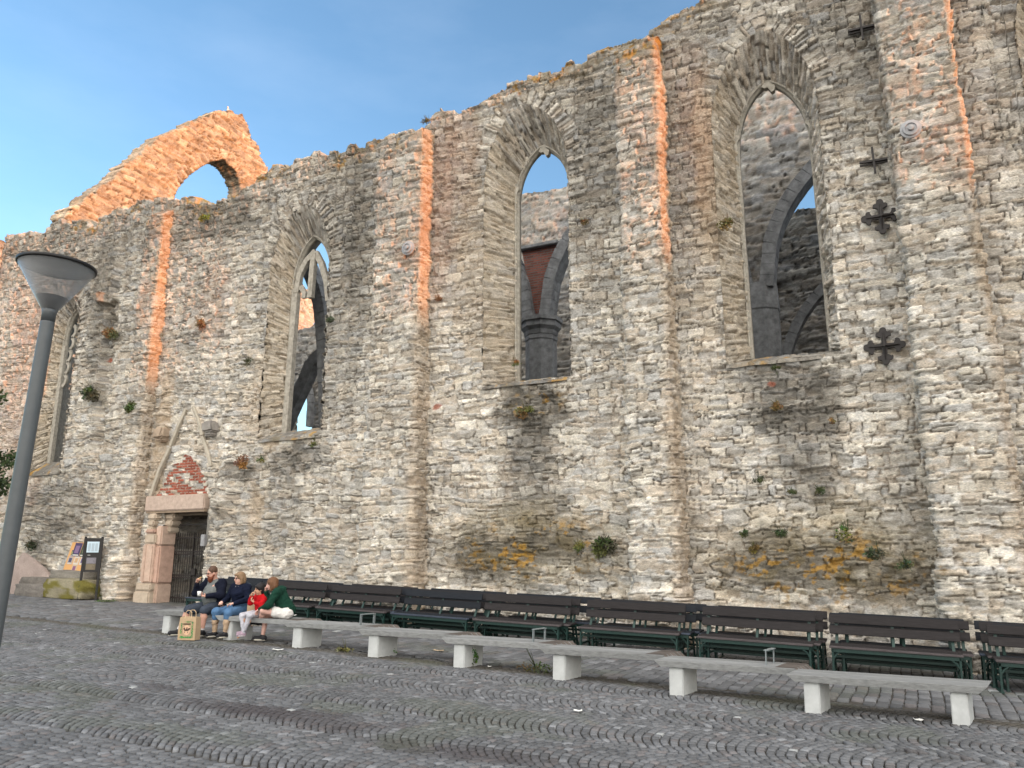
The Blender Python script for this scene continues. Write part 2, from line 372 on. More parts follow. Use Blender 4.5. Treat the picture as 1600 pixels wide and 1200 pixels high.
sn = np.abs(d) < .02; XP[sub] = np.where(sn, bx, XP[sub]); ZP[sub] = np.where(sn, bz, ZP[sub]); holes[sub] |= d < 0
# long waves, leaning and scars
h = h+(fbm(X*.28, Z*.25, 3, 20)-.5)*.16+(fbm(X*1.3, Z*1.1, 3, 21)-.5)*.07
def scar(x, z, rx, rz, dep):
    global h
    dd = np.sqrt(((X-x)/rx)**2+((Z-z)/rz)**2)+(fbm(X*2.2, Z*2.2, 3, 25)-.5)*.9
    h = h+dep*(1-sst(.6, 1.1, dd))
scar(-24.1, 8.0, .38, 3.4, -.30); scar(-24.3, 10.9, .5, .22, .38); scar(-24.0, 9.3, .3, .12, .2); scar(-24.0, 6.6, .35, .18, .16)
scar(-23.9, 12.6, .3, .9, -.16); scar(-17.9, 4.0, .55, .9, .28); scar(-17.9, 2.4, .42, 1.6, .14); scar(-16.0, 3.4, 1.0, .9, -.08)
scar(-7.9, 2.1, 2.2, .9, .10); scar(-1.4, 2.0, 2.6, .9, .12); scar(-25.8, 3.2, 1.8, .7, .10)
h = h+.10*(1-sst(.2, 1.5, Z+.03*X+.1))
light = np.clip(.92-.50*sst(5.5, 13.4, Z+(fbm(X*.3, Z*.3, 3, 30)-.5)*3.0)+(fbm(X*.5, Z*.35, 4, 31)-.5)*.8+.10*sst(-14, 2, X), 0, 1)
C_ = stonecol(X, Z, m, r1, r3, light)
def P2(px, py): p = at_y(px, py); return p[0], p[2]
def tint(C_, X, Z):
    S = lambda px, py, rx, rz, col, k, hard=.35, seed=0: spot(C_, X, Z, *P2(px, py), rx, rz, col, k, seed, hard)
    dk = (.125, .115, .098); oc = (.23, .185, .10); be = (.50, .38, .26); pk = (.46, .29, .21)
    for a in [(835,640,1.0,.65,dk,.8),(830,700,.65,.9,dk,.62),(840,790,1.0,.4,dk,.45),(1240,610,1.15,.85,dk,.72),(1250,690,.75,.9,dk,.5),(1265,750,.5,.6,dk,.4),
              (830,850,2.2,.85,oc,.6,.6),(770,870,1.4,.6,dk,.6),(880,850,.9,.5,dk,.6),(1280,860,2.4,.8,oc,.55,.6),(1200,880,1.0,.6,dk,.5),(1340,900,1.4,.55,dk,.45),
              (460,720,1.1,.5,dk,.7),(440,800,.8,.9,dk,.35),(375,735,.55,.35,dk,.7),(90,790,1.8,.9,dk,.5),(75,850,1.2,.7,dk,.35),
              (160,470,.6,3.0,dk,.5),(330,345,2.0,.7,dk,.55),(520,500,.7,3.2,dk,.38),(925,300,.55,3.2,dk,.34),(560,420,.35,4.0,dk,.4),(1420,790,.5,1.2,dk,.3),
              (735,390,.5,3.0,be,.30),(250,700,.35,2.6,be,.6),(430,600,.5,2.0,be,.55),(405,640,.7,1.1,be,.4),(1105,250,.35,2.2,be,.6),(1100,420,.3,2.5,be,.25),(40,640,1.6,3.6,pk,.40),(60,480,1.8,1.6,pk,.30),
              (690,300,.5,3.0,pk,.33),(1085,200,.4,2.0,pk,.30),(720,250,.6,1.8,pk,.3),(330,470,.8,1.4,pk,.2),(395,810,.25,1.2,be,.5)]:
        c6 = a[6] if len(a) > 6 else .35
        C_ = spot(C_, X, Z, *P2(a[0], a[1]), a[2], a[3], a[4], a[5], 0, c6)
    br = (.36, .13, .085)
    for a in [(683,636,.14,.10),(640,395,.10,.10),(862,395,.08,.08),(1206,600,.08,.05),(1045,990,.1,.07),(160,560,.1,.1),(1485,600,.06,.2)]:
        C_ = spot(C_, X, Z, *P2(a[0], a[1]), a[2], a[3], br, .9, 5, .25)
    return C_
def lichen(C_, X, Z, top=None):
    ye = np.array([.46, .25, .035])
    zone = np.zeros(X.shape)
    for px, py, rx, rz in [(835,860,2.2,.8),(1290,890,2.4,.8),(830,630,.9,.35)]:
        sx, sz = P2(px, py); zone = np.maximum(zone, 1-sst(.4, 1.3, np.sqrt(((X-sx)/rx)**2+((Z-sz)/rz)**2)))
    if top is not None: zone = np.maximum(zone, .95*(1-sst(.15, .75, top-Z))*sst(.5, .62, fbm(X*.4, Z*.2, 2, 55)+.06))
    n = fbm(X*7.5, Z*12.0, 4, 56)*.65+fbm(X*1.6, Z*2.2, 2, 58)*.35; k = sst(.575, .65, n)*zone*.72
    br = np.array([.17, .13, .06]); k2 = sst(.52, .62, fbm(X*2.0, Z*3.2, 4, 57))*zone*.5
    C_ = C_*(1-k2[..., None])+br*k2[..., None]
    return C_*(1-k[..., None])+ye*k[..., None]
C_ = tint(C_, X, Z); C_ = lichen(C_, X, Z, zt[None]+0*X)
# brick infill (tympanum over the door): pattern in the wall surface
kt = polysd(X.ravel(), Z.ravel(), np.array([(-20.95, 3.8), (-20.75, 4.25), (-20.2, 4.75), (-19.75, 5.05), (-19.3, 4.85), (-18.85, 4.4), (-18.72, 3.8)]))[0].reshape(X.shape) < (fbm(X*3, Z*3, 2, 71)-.5)*.25
row = np.floor(Z/.085); bu = X+.12*(row % 2); brk = np.floor(bu/.25)
eb = np.minimum(np.minimum(Z/.085-row, 1-(Z/.085-row))*.085, np.minimum(bu/.25-brk, 1-(bu/.25-brk))*.25)
mb = sst(.002, .014, eb+(fbm(X*20, Z*20, 2, 72)-.5)*.006); hb = hsh(row, brk, 73)
isred = (hb+.35*(fbm(X*1.6, Z*2.5, 2, 74)-.5)*2 > .36) & kt
cb = np.array([.34, .10, .065])*(.7+.6*hsh(row, brk, 75))[..., None]; cb = cb*mb[..., None]+np.array([.42, .37, .31])*(1-mb[..., None])
C_ = np.where(isred[..., None], cb, C_); h = np.where(isred, -.03+.02*mb+.01*hb, h)
Y = -h
co = np.stack([XP, Y, ZP], -1)
keep = ~(holes[:-1, :-1] & holes[1:, 1:] & holes[1:, :-1] & holes[:-1, 1:])
cx = (holes[:-1, :-1].astype(int)+holes[1:, 1:]+holes[1:, :-1]+holes[:-1, 1:]); keep = cx < 3
f1 = gridfaces(nx, nz_, 0, keep)
# ragged wall head running back over the thickness
nb = 26; tb = np.linspace(0, 1, nb)[1:, None]
Xb = np.repeat(xs[None], nb-1, 0); Yb = tb*1.25+Y[-1][None]*(1-tb)
Zb = zt[None]+.10*np.sin(tb*math.pi*.5)+(hsh(np.floor(Xb/.3), np.floor(Yb/.35), 9)-.5)*.16*np.minimum(tb*6, 1)*np.minimum((1-tb)*6, 1)+(fbm(Xb*3, Yb*3, 3, 12)-.5)*.12
mB = np.ones(Xb.shape); Cb = stonecol(Xb, Yb*1.0+40, mB, hsh(np.floor(Xb/.3), np.floor(Yb/.35), 9), hsh(np.floor(Xb/.3), np.floor(Yb/.35), 19), .35+0*Xb)
Cb = lichen(Cb, Xb, Zb, Zb+.05)
co2 = np.stack([Xb, Yb, Zb], -1)
allco = np.concatenate([co.reshape(-1, 3), co2.reshape(-1, 3)]); allc = np.concatenate([C_.reshape(-1, 3), Cb.reshape(-1, 3)])
nn = nx*nz_; last = np.arange(nx)+nx*(nz_-1); rows = np.concatenate([last[None], (np.arange(nx*(nb-1))+nn).reshape(nb-1, nx)])
f2 = np.stack([rows[:-1, :-1], rows[:-1, 1:], rows[1:, 1:], rows[1:, :-1]], -1).reshape(-1, 4)
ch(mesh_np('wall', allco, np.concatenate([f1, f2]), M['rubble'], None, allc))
# ends and inner face of the nave wall (coarser)
def sheet(name, u0, u1, v0, topf, step, pos, matk, seed, light_=.5, hol=None, rh=.18, asp=2.3, fn=None, amp=1., parent_ch=True, rough_edge=None):
    nu = max(4, int(abs(u1-u0)/step)); us = np.linspace(u0, u1, nu); tp = topf(us); nv = max(4, int((tp.max()-v0)/step))
    Ug = np.repeat(us[None], nv, 0); Vg = v0+(tp[None]-v0)*np.linspace(0, 1, nv)[:, None]
    hh, mm, q1, q3 = stones(Ug, Vg+.02*Ug, seed, rh, asp)
    hh = hh*amp+(fbm(Ug*.5, Vg*.5, 3, seed+3)-.5)*.12
    cc = stonecol(Ug, Vg, mm, q1, q3, np.clip(light_+(fbm(Ug*.4, Vg*.4, 3, seed+4)-.5)*.6, 0, 1))
    if fn: cc = fn(cc, Ug, Vg)
    p = pos(Ug, Vg, hh); kp = None
    if hol:
        hm = np.zeros(Ug.shape, bool)
        for hp in hol:
            dd, ss_, bx_, bz_ = [v.reshape(Ug.shape) for v in polysd(Ug, Vg, np.array(hp))]; hm |= dd < 0
            sn_ = np.abs(dd) < step*.72
            Ug = np.where(sn_, bx_, Ug); Vg = np.where(sn_, bz_, Vg)
        p = pos(Ug, Vg, hh)
        cx_ = hm[:-1, :-1].astype(int)+hm[1:, 1:]+hm[1:, :-1]+hm[:-1, 1:]; kp = cx_ < 3
    o = mesh_np(name, p.reshape(-1, 3), gridfaces(nu, nv, 0, kp), M[matk], None, cc.reshape(-1, 3))
    return ch(o) if parent_ch else o
sheet('wall_end', -.3, 1.3, -.5, lambda u: 0*u+14.35, .05, lambda U, V, h: np.stack([-31.13-h*.6, U, V], -1), 'rubble', 301, .45)
sheet('wall_inner_face', X0, X1, -.5, lambda u: ztop(u)-.05, .12, lambda U, V, h: np.stack([U, 1.27+h*.5, V], -1), 'rubble_dark', 302, .4, hol=[gothic(q['i'][0]-.5, q['i'][1]+.5, q['i'][2], q['i'][3]-.1, q['i'][4], q['i'][5]+.45, ang=76) for q in WIN]+[DOOR])

# ---- windows: splayed stone recess, frame, sill
def sweep_ring(P, d0, wdt, y0, dep, inward=True):
    """rectangular frame section along outline P (x,z)"""
    n = len(P); T_ = np.gradient(P, axis=0); T_ /= np.linalg.norm(T_, axis=1)[:, None]+1e-9; N_ = np.stack([T_[:, 1], -T_[:, 0]], -1)
    rings = []
    prof = [(0, 0), (.45, .0), (.5, .12), (.62, .3), (.8, .34), (1, .5), (1, 1), (0, 1)]
    for a, b in prof:
        q = P+N_*(d0+a*wdt); rings.append(np.stack([q[:, 0], np.full(n, y0+b*dep), q[:, 1]], -1))
    return rings
for wi, q in enumerate(WIN):
    O, I = q['O'], q['I']; n = len(O); nw = max(20, int(q['d']/.030))
    acc = np.concatenate([[0], np.cumsum(np.hypot(*np.diff(O, axis=0).T))]); 
    ns = int(acc[-1]/.03); ss = np.linspace(0, acc[-1], ns)
    Oi = np.stack([np.interp(ss, acc, O[:, 0]), np.interp(ss, acc, O[:, 1])], -1); Ii = np.stack([np.interp(ss, acc, I[:, 0]), np.interp(ss, acc, I[:, 1])], -1)
    W_ = np.linspace(0, 1, nw)[:, None]; We = W_**1.0
    Px = Oi[None, :, 0]*(1-We)+Ii[None, :, 0]*We; Pz = Oi[None, :, 1]*(1-We)+Ii[None, :, 1]*We; Py = -.03+(q['d']+.03)*We+0*Px
    S = np.repeat(ss[None], nw, 0); Wd = We*math.hypot(q['d'], .5)+0*S
    hh, mm, a1, a3 = stones(Wd, S, 70+wi, .115, 2.6, warp=.6, split=.25)
    P3 = np.stack([Px, Py, Pz], -1); du = np.gradient(P3, axis=1); dv = np.gradient(P3, axis=0); N3 = np.cross(du, dv); N3 /= np.linalg.norm(N3, axis=-1, keepdims=True)+1e-9
    c0 = np.array([(q['o'][0]+q['o'][1])/2, 0, (q['o'][3]+q['o'][5])/2]); flip = np.sign(((c0-P3)*N3).sum(-1).mean()); N3 *= flip
    fade = sst(0, .08, W_)*(1-sst(.93, 1, W_)*.7)
    hh2 = (hh*1.0+.03*(fbm(S*1.2, Wd*2, 2, 3)-.5)); P3 = P3+N3*(hh2*(.35+.65*fade))[..., None]; P3[..., 1] -= (hh*(1-fade))*.8
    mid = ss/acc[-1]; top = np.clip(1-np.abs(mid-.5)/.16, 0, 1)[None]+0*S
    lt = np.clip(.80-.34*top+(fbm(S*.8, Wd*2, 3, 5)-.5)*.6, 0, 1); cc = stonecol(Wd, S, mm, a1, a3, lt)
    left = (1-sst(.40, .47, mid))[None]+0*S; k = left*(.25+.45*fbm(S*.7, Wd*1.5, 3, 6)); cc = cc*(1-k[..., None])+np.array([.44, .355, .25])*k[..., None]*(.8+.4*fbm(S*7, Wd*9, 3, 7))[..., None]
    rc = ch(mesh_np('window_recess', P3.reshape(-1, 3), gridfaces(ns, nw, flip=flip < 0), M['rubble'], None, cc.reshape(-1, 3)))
    # moulded frame at the glazing plane and the straight reveal behind it
    rings = sweep_ring(I, -.05, .095, q['d']-.06, .22); m_ = len(rings)
    vs = np.concatenate(rings); vs = vs+(.010*(np.stack([fbm(vs[:, 2]*3, vs[:, 0]*3, 2, 5)]*3, -1)-.5)); fs = []
    for a in range(m_):
        b = (a+1) % m_
        i0 = np.arange(n-1)+a*n; j0 = np.arange(n-1)+b*n; fs.append(np.stack([i0, i0+1, j0+1, j0], -1))
    fr_ = mesh_np('window_frame', vs, np.concatenate(fs), M['dressed'], rc)
    yb = np.array([q['d']+.10, 1.30]); In = I; n2_ = len(I); Iw = gothic(q['i'][0]-.5, q['i'][1]+.5, q['i'][2], q['i'][3]-.1, q['i'][4], q['i'][5]+.45, ang=76); q['W'] = Iw
    vs = np.concatenate([np.stack([P__[:, 0], np.full(n, y), P__[:, 1]], -1) for y, P__ in zip(yb, (In, Iw))]); i0 = np.arange(n-1)
    mesh_np('window_reveal', vs, np.stack([i0, i0+1, i0+1+n, i0+n], -1), M['dressed'], rc)
    # sloping sill
    xl, xr = q['o'][0]-.02, q['o'][1]+.02; il, ir = q['i'][0]-.12, q['i'][1]+.12; us = np.linspace(0, 1, 90); vsn = np.linspace(0, 1, 34)
    Us, Vs = np.meshgrid(us, vsn); xa_ = xl+(xr-xl)*Us; xb_ = il+(ir-il)*Us; k = np.clip(Vs*1.5, 0, 1)
    xx = xa_*(1-k)+xb_*k; yy = -.045+Vs*(1.33); zz = q['o'][3]-.02+(q['i'][3]-q['o'][3]+.02)*np.clip(Vs*1.36/(q['d']), 0, 1)
    hh, mm, a1, a3 = stones(xx, yy, 90+wi, .3, 1.6); zz = zz+hh*.6*np.clip(Vs*5, 0, 1)+(fbm(xx*2, yy*2, 3, 8)-.5)*.05
    zz[0] -= .07
    cc = stonecol(xx, yy, mm, a1, a3, .15+0*xx)*.8; cc = lichen(cc, xx, zz, zz+.2)
    mesh_np('window_sill', np.stack([xx, yy, zz], -1).reshape(-1, 3), gridfaces(90, 34), M['rubble'], rc, cc.reshape(-1, 3))
    q['rc'] = rc
print('windows')

# tracery remains
def bar2(mb, pts, y, w=.11, dp=.16): mb.tube([(x, y, z) for x, z in pts], 1, flat=(w, dp))
def arc2(c, r, a0, a1, n=10): return [(c[0]+r*math.cos(R(a0+(a1-a0)*i/n)), c[1]+r*math.sin(R(a0+(a1-a0)*i/n))) for i in range(n+1)]
q = WIN[1]; yT = q['d']+.02; f2p = lambda px, py: tuple(at_y(px, py, yT)[[0, 2]])
mb = MB()
bar2(mb, [f2p(492, 398), f2p(489, 430), f2p(486, 466)], yT-.02, .15, .18)            # hanging stub of the central mullion
bar2(mb, [f2p(464, 458), f2p(469, 430), f2p(480, 408), f2p(494, 393)], yT, .14, .18)
bar2(mb, [f2p(494, 395), f2p(503, 412), f2p(511, 440), f2p(514, 470)], yT, .13, .18)
bar2(mb, [f2p(463, 462), f2p(466, 452), f2p(472, 450), f2p(476, 458), f2p(475, 466)], yT, .10, .16)
mb.build('tracery', M['dressed'], q['rc'])
mb = MB(); bar2(mb, [f2p(447, 680), f2p(456, 560), f2p(464, 460)], yT-.02, .17, .2); mb.build('mullion', M['dressed'], q['rc'])
q = WIN[0]; mb = MB(); yT = q['d']; xl, xr, xa, s0, sp, ap = q['i']
for k in range(5):
    z0 = 8.3+k*.46; bar2(mb, arc2((xl+.12+.05*k, z0), .24, 60, -75), yT, .07, .12)
bar2(mb, [(xl+.05, 5.2), (xl+.05, 9.6)], yT, .14, .18); mb.build('tracery', M['dressed'], q['rc'])
# cusped head remains in the two right windows
for wi in (2, 3):
    q = WIN[wi]; yT = q['d']; xl, xr, xa, s0, sp, ap = q['i']
    for sx in (-1, 1):
        xe = xl if sx < 0 else xr
        mb = MB(); mb.prism([(xe+sx*.05, sp+.05), (xe-sx*.0, sp+.25), (xe-sx*.04, sp+.36), (xe-sx*.09, sp+.42), (xe-sx*.07, sp+.50), (xe-sx*.0, sp+.70), (xe+sx*.06, sp+.75)], yT-.06, yT+.10); mb.build('tracery', M['dressed'], q['rc'])
    mb = MB(); mb.prism([(xa-.12, ap-.10), (xa-.05, ap-.16), (xa+.02, ap-.15), (xa+.10, ap-.30), (xa+.17, ap-.27), (xa+.20, ap-.15), (xa, ap+.05)], yT-.055, yT+.095); mb.build('tracery', M['dressed'], q['rc'])

# ---- buttresses
def buttress(xl, xr, d, zl, zr, seed, cap=.3, flare=.0, foot=1.2, light_=.0):
    rr = .10; path = []
    def seg(a, b, n=None):
        a = np.array(a); b = np.array(b); n = n or max(2, int(np.hypot(*(b-a))/.03)); return [tuple(a+(b-a)*i/n) for i in range(n)]
    path += seg((xl, .2), (xl, -d+rr)); path += [(xl+rr-rr*math.cos(t), -d+rr-rr*math.sin(t)) for t in np.linspace(0, math.pi/2, 6)[:-1]]
    path += seg((xl+rr, -d), (xr-rr, -d)); path += [(xr-rr+rr*math.sin(t), -d+rr-rr*math.cos(t)) for t in np.linspace(0, math.pi/2, 6)[:-1]]
    path += seg((xr, -d+rr), (xr, .2))+[(xr, .2)]
    P_ = np.array(path); T_ = np.gradient(P_, axis=0); T_ /= np.linalg.norm(T_, axis=1)[:, None]; N_ = np.stack([T_[:, 1], -T_[:, 0]], -1)
    arc = np.concatenate([[0], np.cumsum(np.hypot(*np.diff(P_, axis=0).T))])
    nu = len(P_); ztp = zl+(zr-zl)*np.clip((P_[:, 0]-xl)/(xr-xl), 0, 1)+.08*(hsh(np.floor(arc/.3), 0*arc, seed)-.5)
    nv = int((ztp.max()+.7)/.025); Ug = np.repeat(arc[None], nv, 0); Vg = -.7+(ztp[None]+.7)*np.linspace(0, 1, nv)[:, None]
    hh, mm, a1, a3 = stones(Ug+xl, Vg+.03*xl, seed, .15, 2.2, warp=1.3)
    hh = hh+(fbm(Ug*.6, Vg*.5, 3, seed+1)-.5)*.13+(fbm(Ug*2.2+3, Vg*1.5, 3, seed+2)-.5)*.06
    fl = flare*(1-sst(foot-.15, foot+.1, Vg+.15*(fbm(Ug*2, Vg, 2, 4)-.5)))+.05*(1-sst(0, 9, Vg))
    off = hh+fl
    px = P_[None, :, 0]+N_[None, :, 0]*off; py = P_[None, :, 1]+N_[None, :, 1]*off
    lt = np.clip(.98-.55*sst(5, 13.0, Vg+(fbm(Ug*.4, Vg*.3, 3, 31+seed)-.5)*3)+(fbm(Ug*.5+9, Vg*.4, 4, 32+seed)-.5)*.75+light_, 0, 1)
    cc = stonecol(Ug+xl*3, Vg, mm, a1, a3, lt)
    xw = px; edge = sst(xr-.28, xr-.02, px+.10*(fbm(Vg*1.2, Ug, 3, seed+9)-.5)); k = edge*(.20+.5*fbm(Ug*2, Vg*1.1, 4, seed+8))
    cc = cc*(1-k[..., None])+(np.array([.50, .375, .255])*(.8+.4*fbm(Ug*8, Vg*8, 3, 9))[..., None])*k[..., None]  # beige glow of the sunset sky painted along the right edge
    pk = sst(8, 10, Vg)*sst(.5, .66, fbm(Ug*1.6, Vg*1.3, 4, seed+18))*.35; cc = cc*(1-pk[..., None])+np.array([.45, .30, .22])*pk[..., None]
    cc = lichen(cc, px, Vg, ztp[None]+0*Vg)
    g3 = np.stack([px, py, Vg], -1)
    # weathered sloping cap back to the wall
    rows_ = [g3]; ccs = [cc]
    for i in range(1, 13):
        t = i/12.; q_ = g3[-1].copy(); q_[:, 1] = q_[:, 1]*(1-t)+.25*t; q_[:, 2] += cap*t+.06*(fbm(q_[:, 0]*5, q_[:, 1]*5+i, 2, 5)-.5)
        q_[:, 0] = q_[:, 0]+((xl+xr)/2-q_[:, 0])*.12*t; rows_.append(q_[None]); ccs.append((cc[-1]*.85)[None])
    g3 = np.concatenate(rows_); cc = np.concatenate(ccs)
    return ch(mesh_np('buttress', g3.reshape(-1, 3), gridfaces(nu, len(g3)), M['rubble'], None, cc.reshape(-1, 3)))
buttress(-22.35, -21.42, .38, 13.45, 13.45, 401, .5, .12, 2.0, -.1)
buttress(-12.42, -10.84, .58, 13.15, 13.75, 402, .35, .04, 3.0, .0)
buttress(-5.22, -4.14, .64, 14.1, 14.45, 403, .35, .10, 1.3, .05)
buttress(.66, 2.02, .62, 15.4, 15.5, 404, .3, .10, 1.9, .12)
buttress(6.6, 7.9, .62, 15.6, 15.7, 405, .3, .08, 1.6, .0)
print('buttresses')

# ---- doorway
dw = bpy.data.objects.new('doorway', None); COL.objects.link(dw); ch(dw)
def chd(o): o.parent = dw; return o     # doorway sits at the church origin
dw.location = tuple(-CHI)
def block(mb, a, b, col, bev=.03):
    q_ = random.uniform(.88, 1.1); mb.box(a, b, bev=bev, col=tuple(c*q_ for c in col))
pink = (.47, .345, .275); pk2 = (.46, .31, .245); tan = (.48, .395, .31)
mb = MB()
for z0, z1, x0, x1, y0, c in [(-.2, .95, -21.12, -20.42, -.30, tan), (.96, 1.18, -21.08, -20.40, -.28, tan), (1.2, 2.35, -21.0, -20.52, -.22, pink), (2.36, 2.66, -20.98, -20.5, -.21, tan), (2.67, 2.80, -20.98, -20.55, -.22, pk2)]:
    block(mb, (x0, y0, z0), (x1, .3, z1), c, .04)
for z0, z1, c in [(.0, 1.16, pink), (1.17, 2.3, pk2), (2.31, 2.9, pink)]: block(mb, (-20.60, -.12, z0), (-20.33, .45, z1), c, .04)
for x, y in ((-20.84, -.23), (-20.56, -.16)): mb.tube([(x, y, 1.2), (x, y, 2.35)], .028, n=8, col=pink)
chd(mb.build('door_jamb', M['sandstone_col']))
mb = MB(); block(mb, (-21.17, -.16, 3.36), (-18.60, .2, 3.83), (.46, .36, .30), .03); mb.box((-21.15, -.10, 3.30), (-18.62, .18, 3.362), col=(.35, .27, .2)); chd(mb.build('lintel', M['sandstone_col']))
for x, y, s in ((-20.82, -.06, .85), (-20.36, .18, 1.1)):
    mb = MB()
    for k in range(3): block(mb, (x-.2*s, y-.1, 3.30-.20*(k+1)), (x+(.22-.06*k)*s, y+.3, 3.30-.20*k-.01), tan, .04)
    chd(mb.build('corbel', M['sandstone_col']))
for x, z, c in ((-20.77, 5.84, (.36, .28, .21)), (-18.62, 5.88, (.27, .25, .23))):
    mb = MB(); mb.box((x-.2, -.32, z-.2), (x+.2, .2, z+.16), bev=.06, col=c, jit=.03); mb.box((x-.16, -.24, z-.30), (x+.14, .2, z-.17), bev=.04, col=c); chd(mb.build('corbel', M['sandstone_col']))
mb = MB()
for pp in ([(236,775),(250,735),(266,700)],[(266,698),(280,665),(291,640)],[(302,636),(310,655),(317,680)],[(317,682),(325,705),(330,728)]):
    pts = [tuple(at_y(*p, -.04)) for p in pp]; mb.tube([(p[0], p[1]+random.uniform(-.02, .02), p[2]) for p in pts], 1, flat=(.10, .10), col=(.42, .375, .31)); mb.tube([(p[0]+.04, p[1]-.04, p[2]) for p in pts], .025, n=6, col=(.44, .40, .33))
chd(mb.build('gable_moulding', M['sandstone_col']))
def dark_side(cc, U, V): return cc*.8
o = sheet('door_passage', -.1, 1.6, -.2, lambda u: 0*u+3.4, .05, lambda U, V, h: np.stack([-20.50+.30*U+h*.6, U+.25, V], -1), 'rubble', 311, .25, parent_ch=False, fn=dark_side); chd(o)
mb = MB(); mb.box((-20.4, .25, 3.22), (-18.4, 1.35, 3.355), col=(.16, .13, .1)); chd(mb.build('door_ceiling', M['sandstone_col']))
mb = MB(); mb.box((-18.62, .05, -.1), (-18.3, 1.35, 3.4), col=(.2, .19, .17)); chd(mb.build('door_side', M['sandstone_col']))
mb = MB(); yg = .42
for i in range(19): x = -20.42+i*.098; mb.tube([(x, yg, .55), (x, yg, 2.62+.0*i)], .011, n=5)
for i in range(19): x = -20.42+i*.098; mb.tube([(x, yg, 2.62), (x, yg, 2.72)], [.02, .002], n=5)
for z in (.75, 1.35, 1.42, 2.05, 2.12, 2.55): mb.tube([(-20.44, yg, z), (-18.62, yg, z)], 1, flat=(.02, .045))
mb.tube([(-19.5, yg-.01, .55), (-19.5, yg-.01, 2.7)], 1, flat=(.05, .03)); mb.box((-19.46, yg-.06, 1.42), (-19.3, yg+.02, 1.62)); 
mb.tube([(-20.44, yg, 2.95), (-18.62, yg, 2.95)], 1, flat=(.03, .05)); chd(mb.build('iron_gate', M['iron']))
mb = MB(); mb.box((-18.72, -.06, 2.28), (-18.56, .1, 2.62), bev=.01); chd(mb.build('notice_box', M['zinc']))

# ---- iron wall anchors and tie plates
def anchor(px, py, big):
    c = at_y(px, py, 0); mb = MB()
    if big:
        for k in range(4):
            a = k*math.pi/2; ca, sa = math.cos(a), math.sin(a)
            def tr_(u, v): return (u*ca-v*sa, u*sa+v*ca)
            poly = [tr_(0, -.07), tr_(.22, -.055), tr_(.27, -.15)]+[tr_(.30+.075*math.cos(t), -.11+.075*math.sin(t)) for t in np.linspace(-2.2, .2, 5)]
            poly += [tr_(.41+.085*math.cos(t), .085*math.sin(t)) for t in np.linspace(-1.1, 1.1, 6)]+[tr_(.30+.075*math.cos(t), .11+.075*math.sin(t)) for t in np.linspace(-.2, 2.2, 5)]+[tr_(.27, .15), tr_(.22, .055), tr_(0, .07)]
            mb.prism([(p[0], p[1]) for p in poly], -.15-.002*k, -.09)
            e = tr_(.36, 0); mb.tube([(0, -.17, 0), (e[0], -.165, e[1])], [.04, .012], n=5)
        mb.tube([(0, .1, 0), (0, -.22, 0)], .03)
    else:
        mb.tube([(-.30, -.13, .02), (.30, -.15, -.02)], 1, flat=(.06, .05)); mb.tube([(-.30, -.09, -.04), (.30, -.11, -.06)], 1, flat=(.05, .04))
        mb.tube([(0, -.17, .34), (.01, -.17, -.34)], 1, flat=(.05, .05)); mb.tube([(0, .1, 0), (0, -.2, 0)], .03)
    o = mb.build('wall_anchor', M['iron']); o.location = (c[0], 0, c[2]); o.scale = (.79, 1, .79) if big else (.9, 1, .9); return ch(o)
anchor(1346, 50, 0); anchor(1365, 256, 0); anchor(1377, 342, 1); anchor(1382, 543, 1)
for px, py in ((1423, 203), (638, 388)):
    c = at_y(px, py, -.64); mb = MB(); Mx = Matrix.Rotation(math.pi/2, 4, 'X')
    mb.lathe([(.20, -.02), (.20, .03), (.155, .04), (.15, .075), (.11, .085), (.10, .06), (.06, .06), (.055, .11), (.02, .115)], 28, Mx)
    o = mb.build('tie_plate', M['zinc']); o.location = (c[0], -.64 if px < 1000 else -.66, c[2]); ch(o)

# ---- interior: far wall, arcade, tall wall, gable arch
def ftop(u): return np.interp(u, [-31, -28, -26.5, -24, -19, -14, -10, -6, -4, 2, 8], [12.4, 12.4, 12.2, 12.6, 15.5, 16.9, 16.8, 15.0, 13.9, 13.8, 14])+.25*(fbm(u*1.5, 0*u, 3, 4)-.5)+.14*(hsh(np.floor(u/.3), 0*u, 3)-.5)
lan = gothic(-24.35, -23.45, -23.92, 6.5, 8.6, 9.75, 20, 12)
lans = [[tuple(p) for p in lan]]+[[(x-.7, 5.5), (x-.7, 9.5), (x-.3, 10.7), (x, 11.2), (x+.3, 10.7), (x+.7, 9.5), (x+.7, 5.5)] for x in (-8.0,)]
sheet('far_wall', -31, 8, -.5, ftop, .06, lambda U, V, h: np.stack([U, 10.0-h, V], -1), 'rubble_dark', 501, .62, hol=lans, rh=.2, asp=2.4)
def atop(u): return np.interp(u, [-7, -6.4, -5.8, 5], [10.5, 14.5, 18.6, 18.8])+.15*(hsh(np.floor(u/.3), 0*u, 3)-.5)
def archpts(xa, xb, zs, rise, n=16):
    c = (xa+xb)/2; hw = (xb-xa)/2; Rr = (rise**2+hw**2)/(2*hw); P_ = []
    for i in range(n+1): o_ = hw*i/n; P_.append((xa+o_, zs+math.sqrt(max(0, 2*Rr*o_-o_*o_))))
    for i in range(n-1, -1, -1): o_ = hw*i/n; P_.append((xb-o_, zs+math.sqrt(max(0, 2*Rr*o_-o_*o_))))
    return P_
cols_x = [-17.6, -10.35, -3.05, 4.1]
A3 = archpts(-2.75, 3.75, 9.7, 4.6)
sheet('nave_wall', -6.2, 5, 9.7, atop, .07, lambda U, V, h: np.stack([U, 6.0-h, V], -1), 'rubble_dark', 502, .55, hol=[[(-2.75, 9.0)]+A3+[(3.75, 9.0)]], rh=.2)
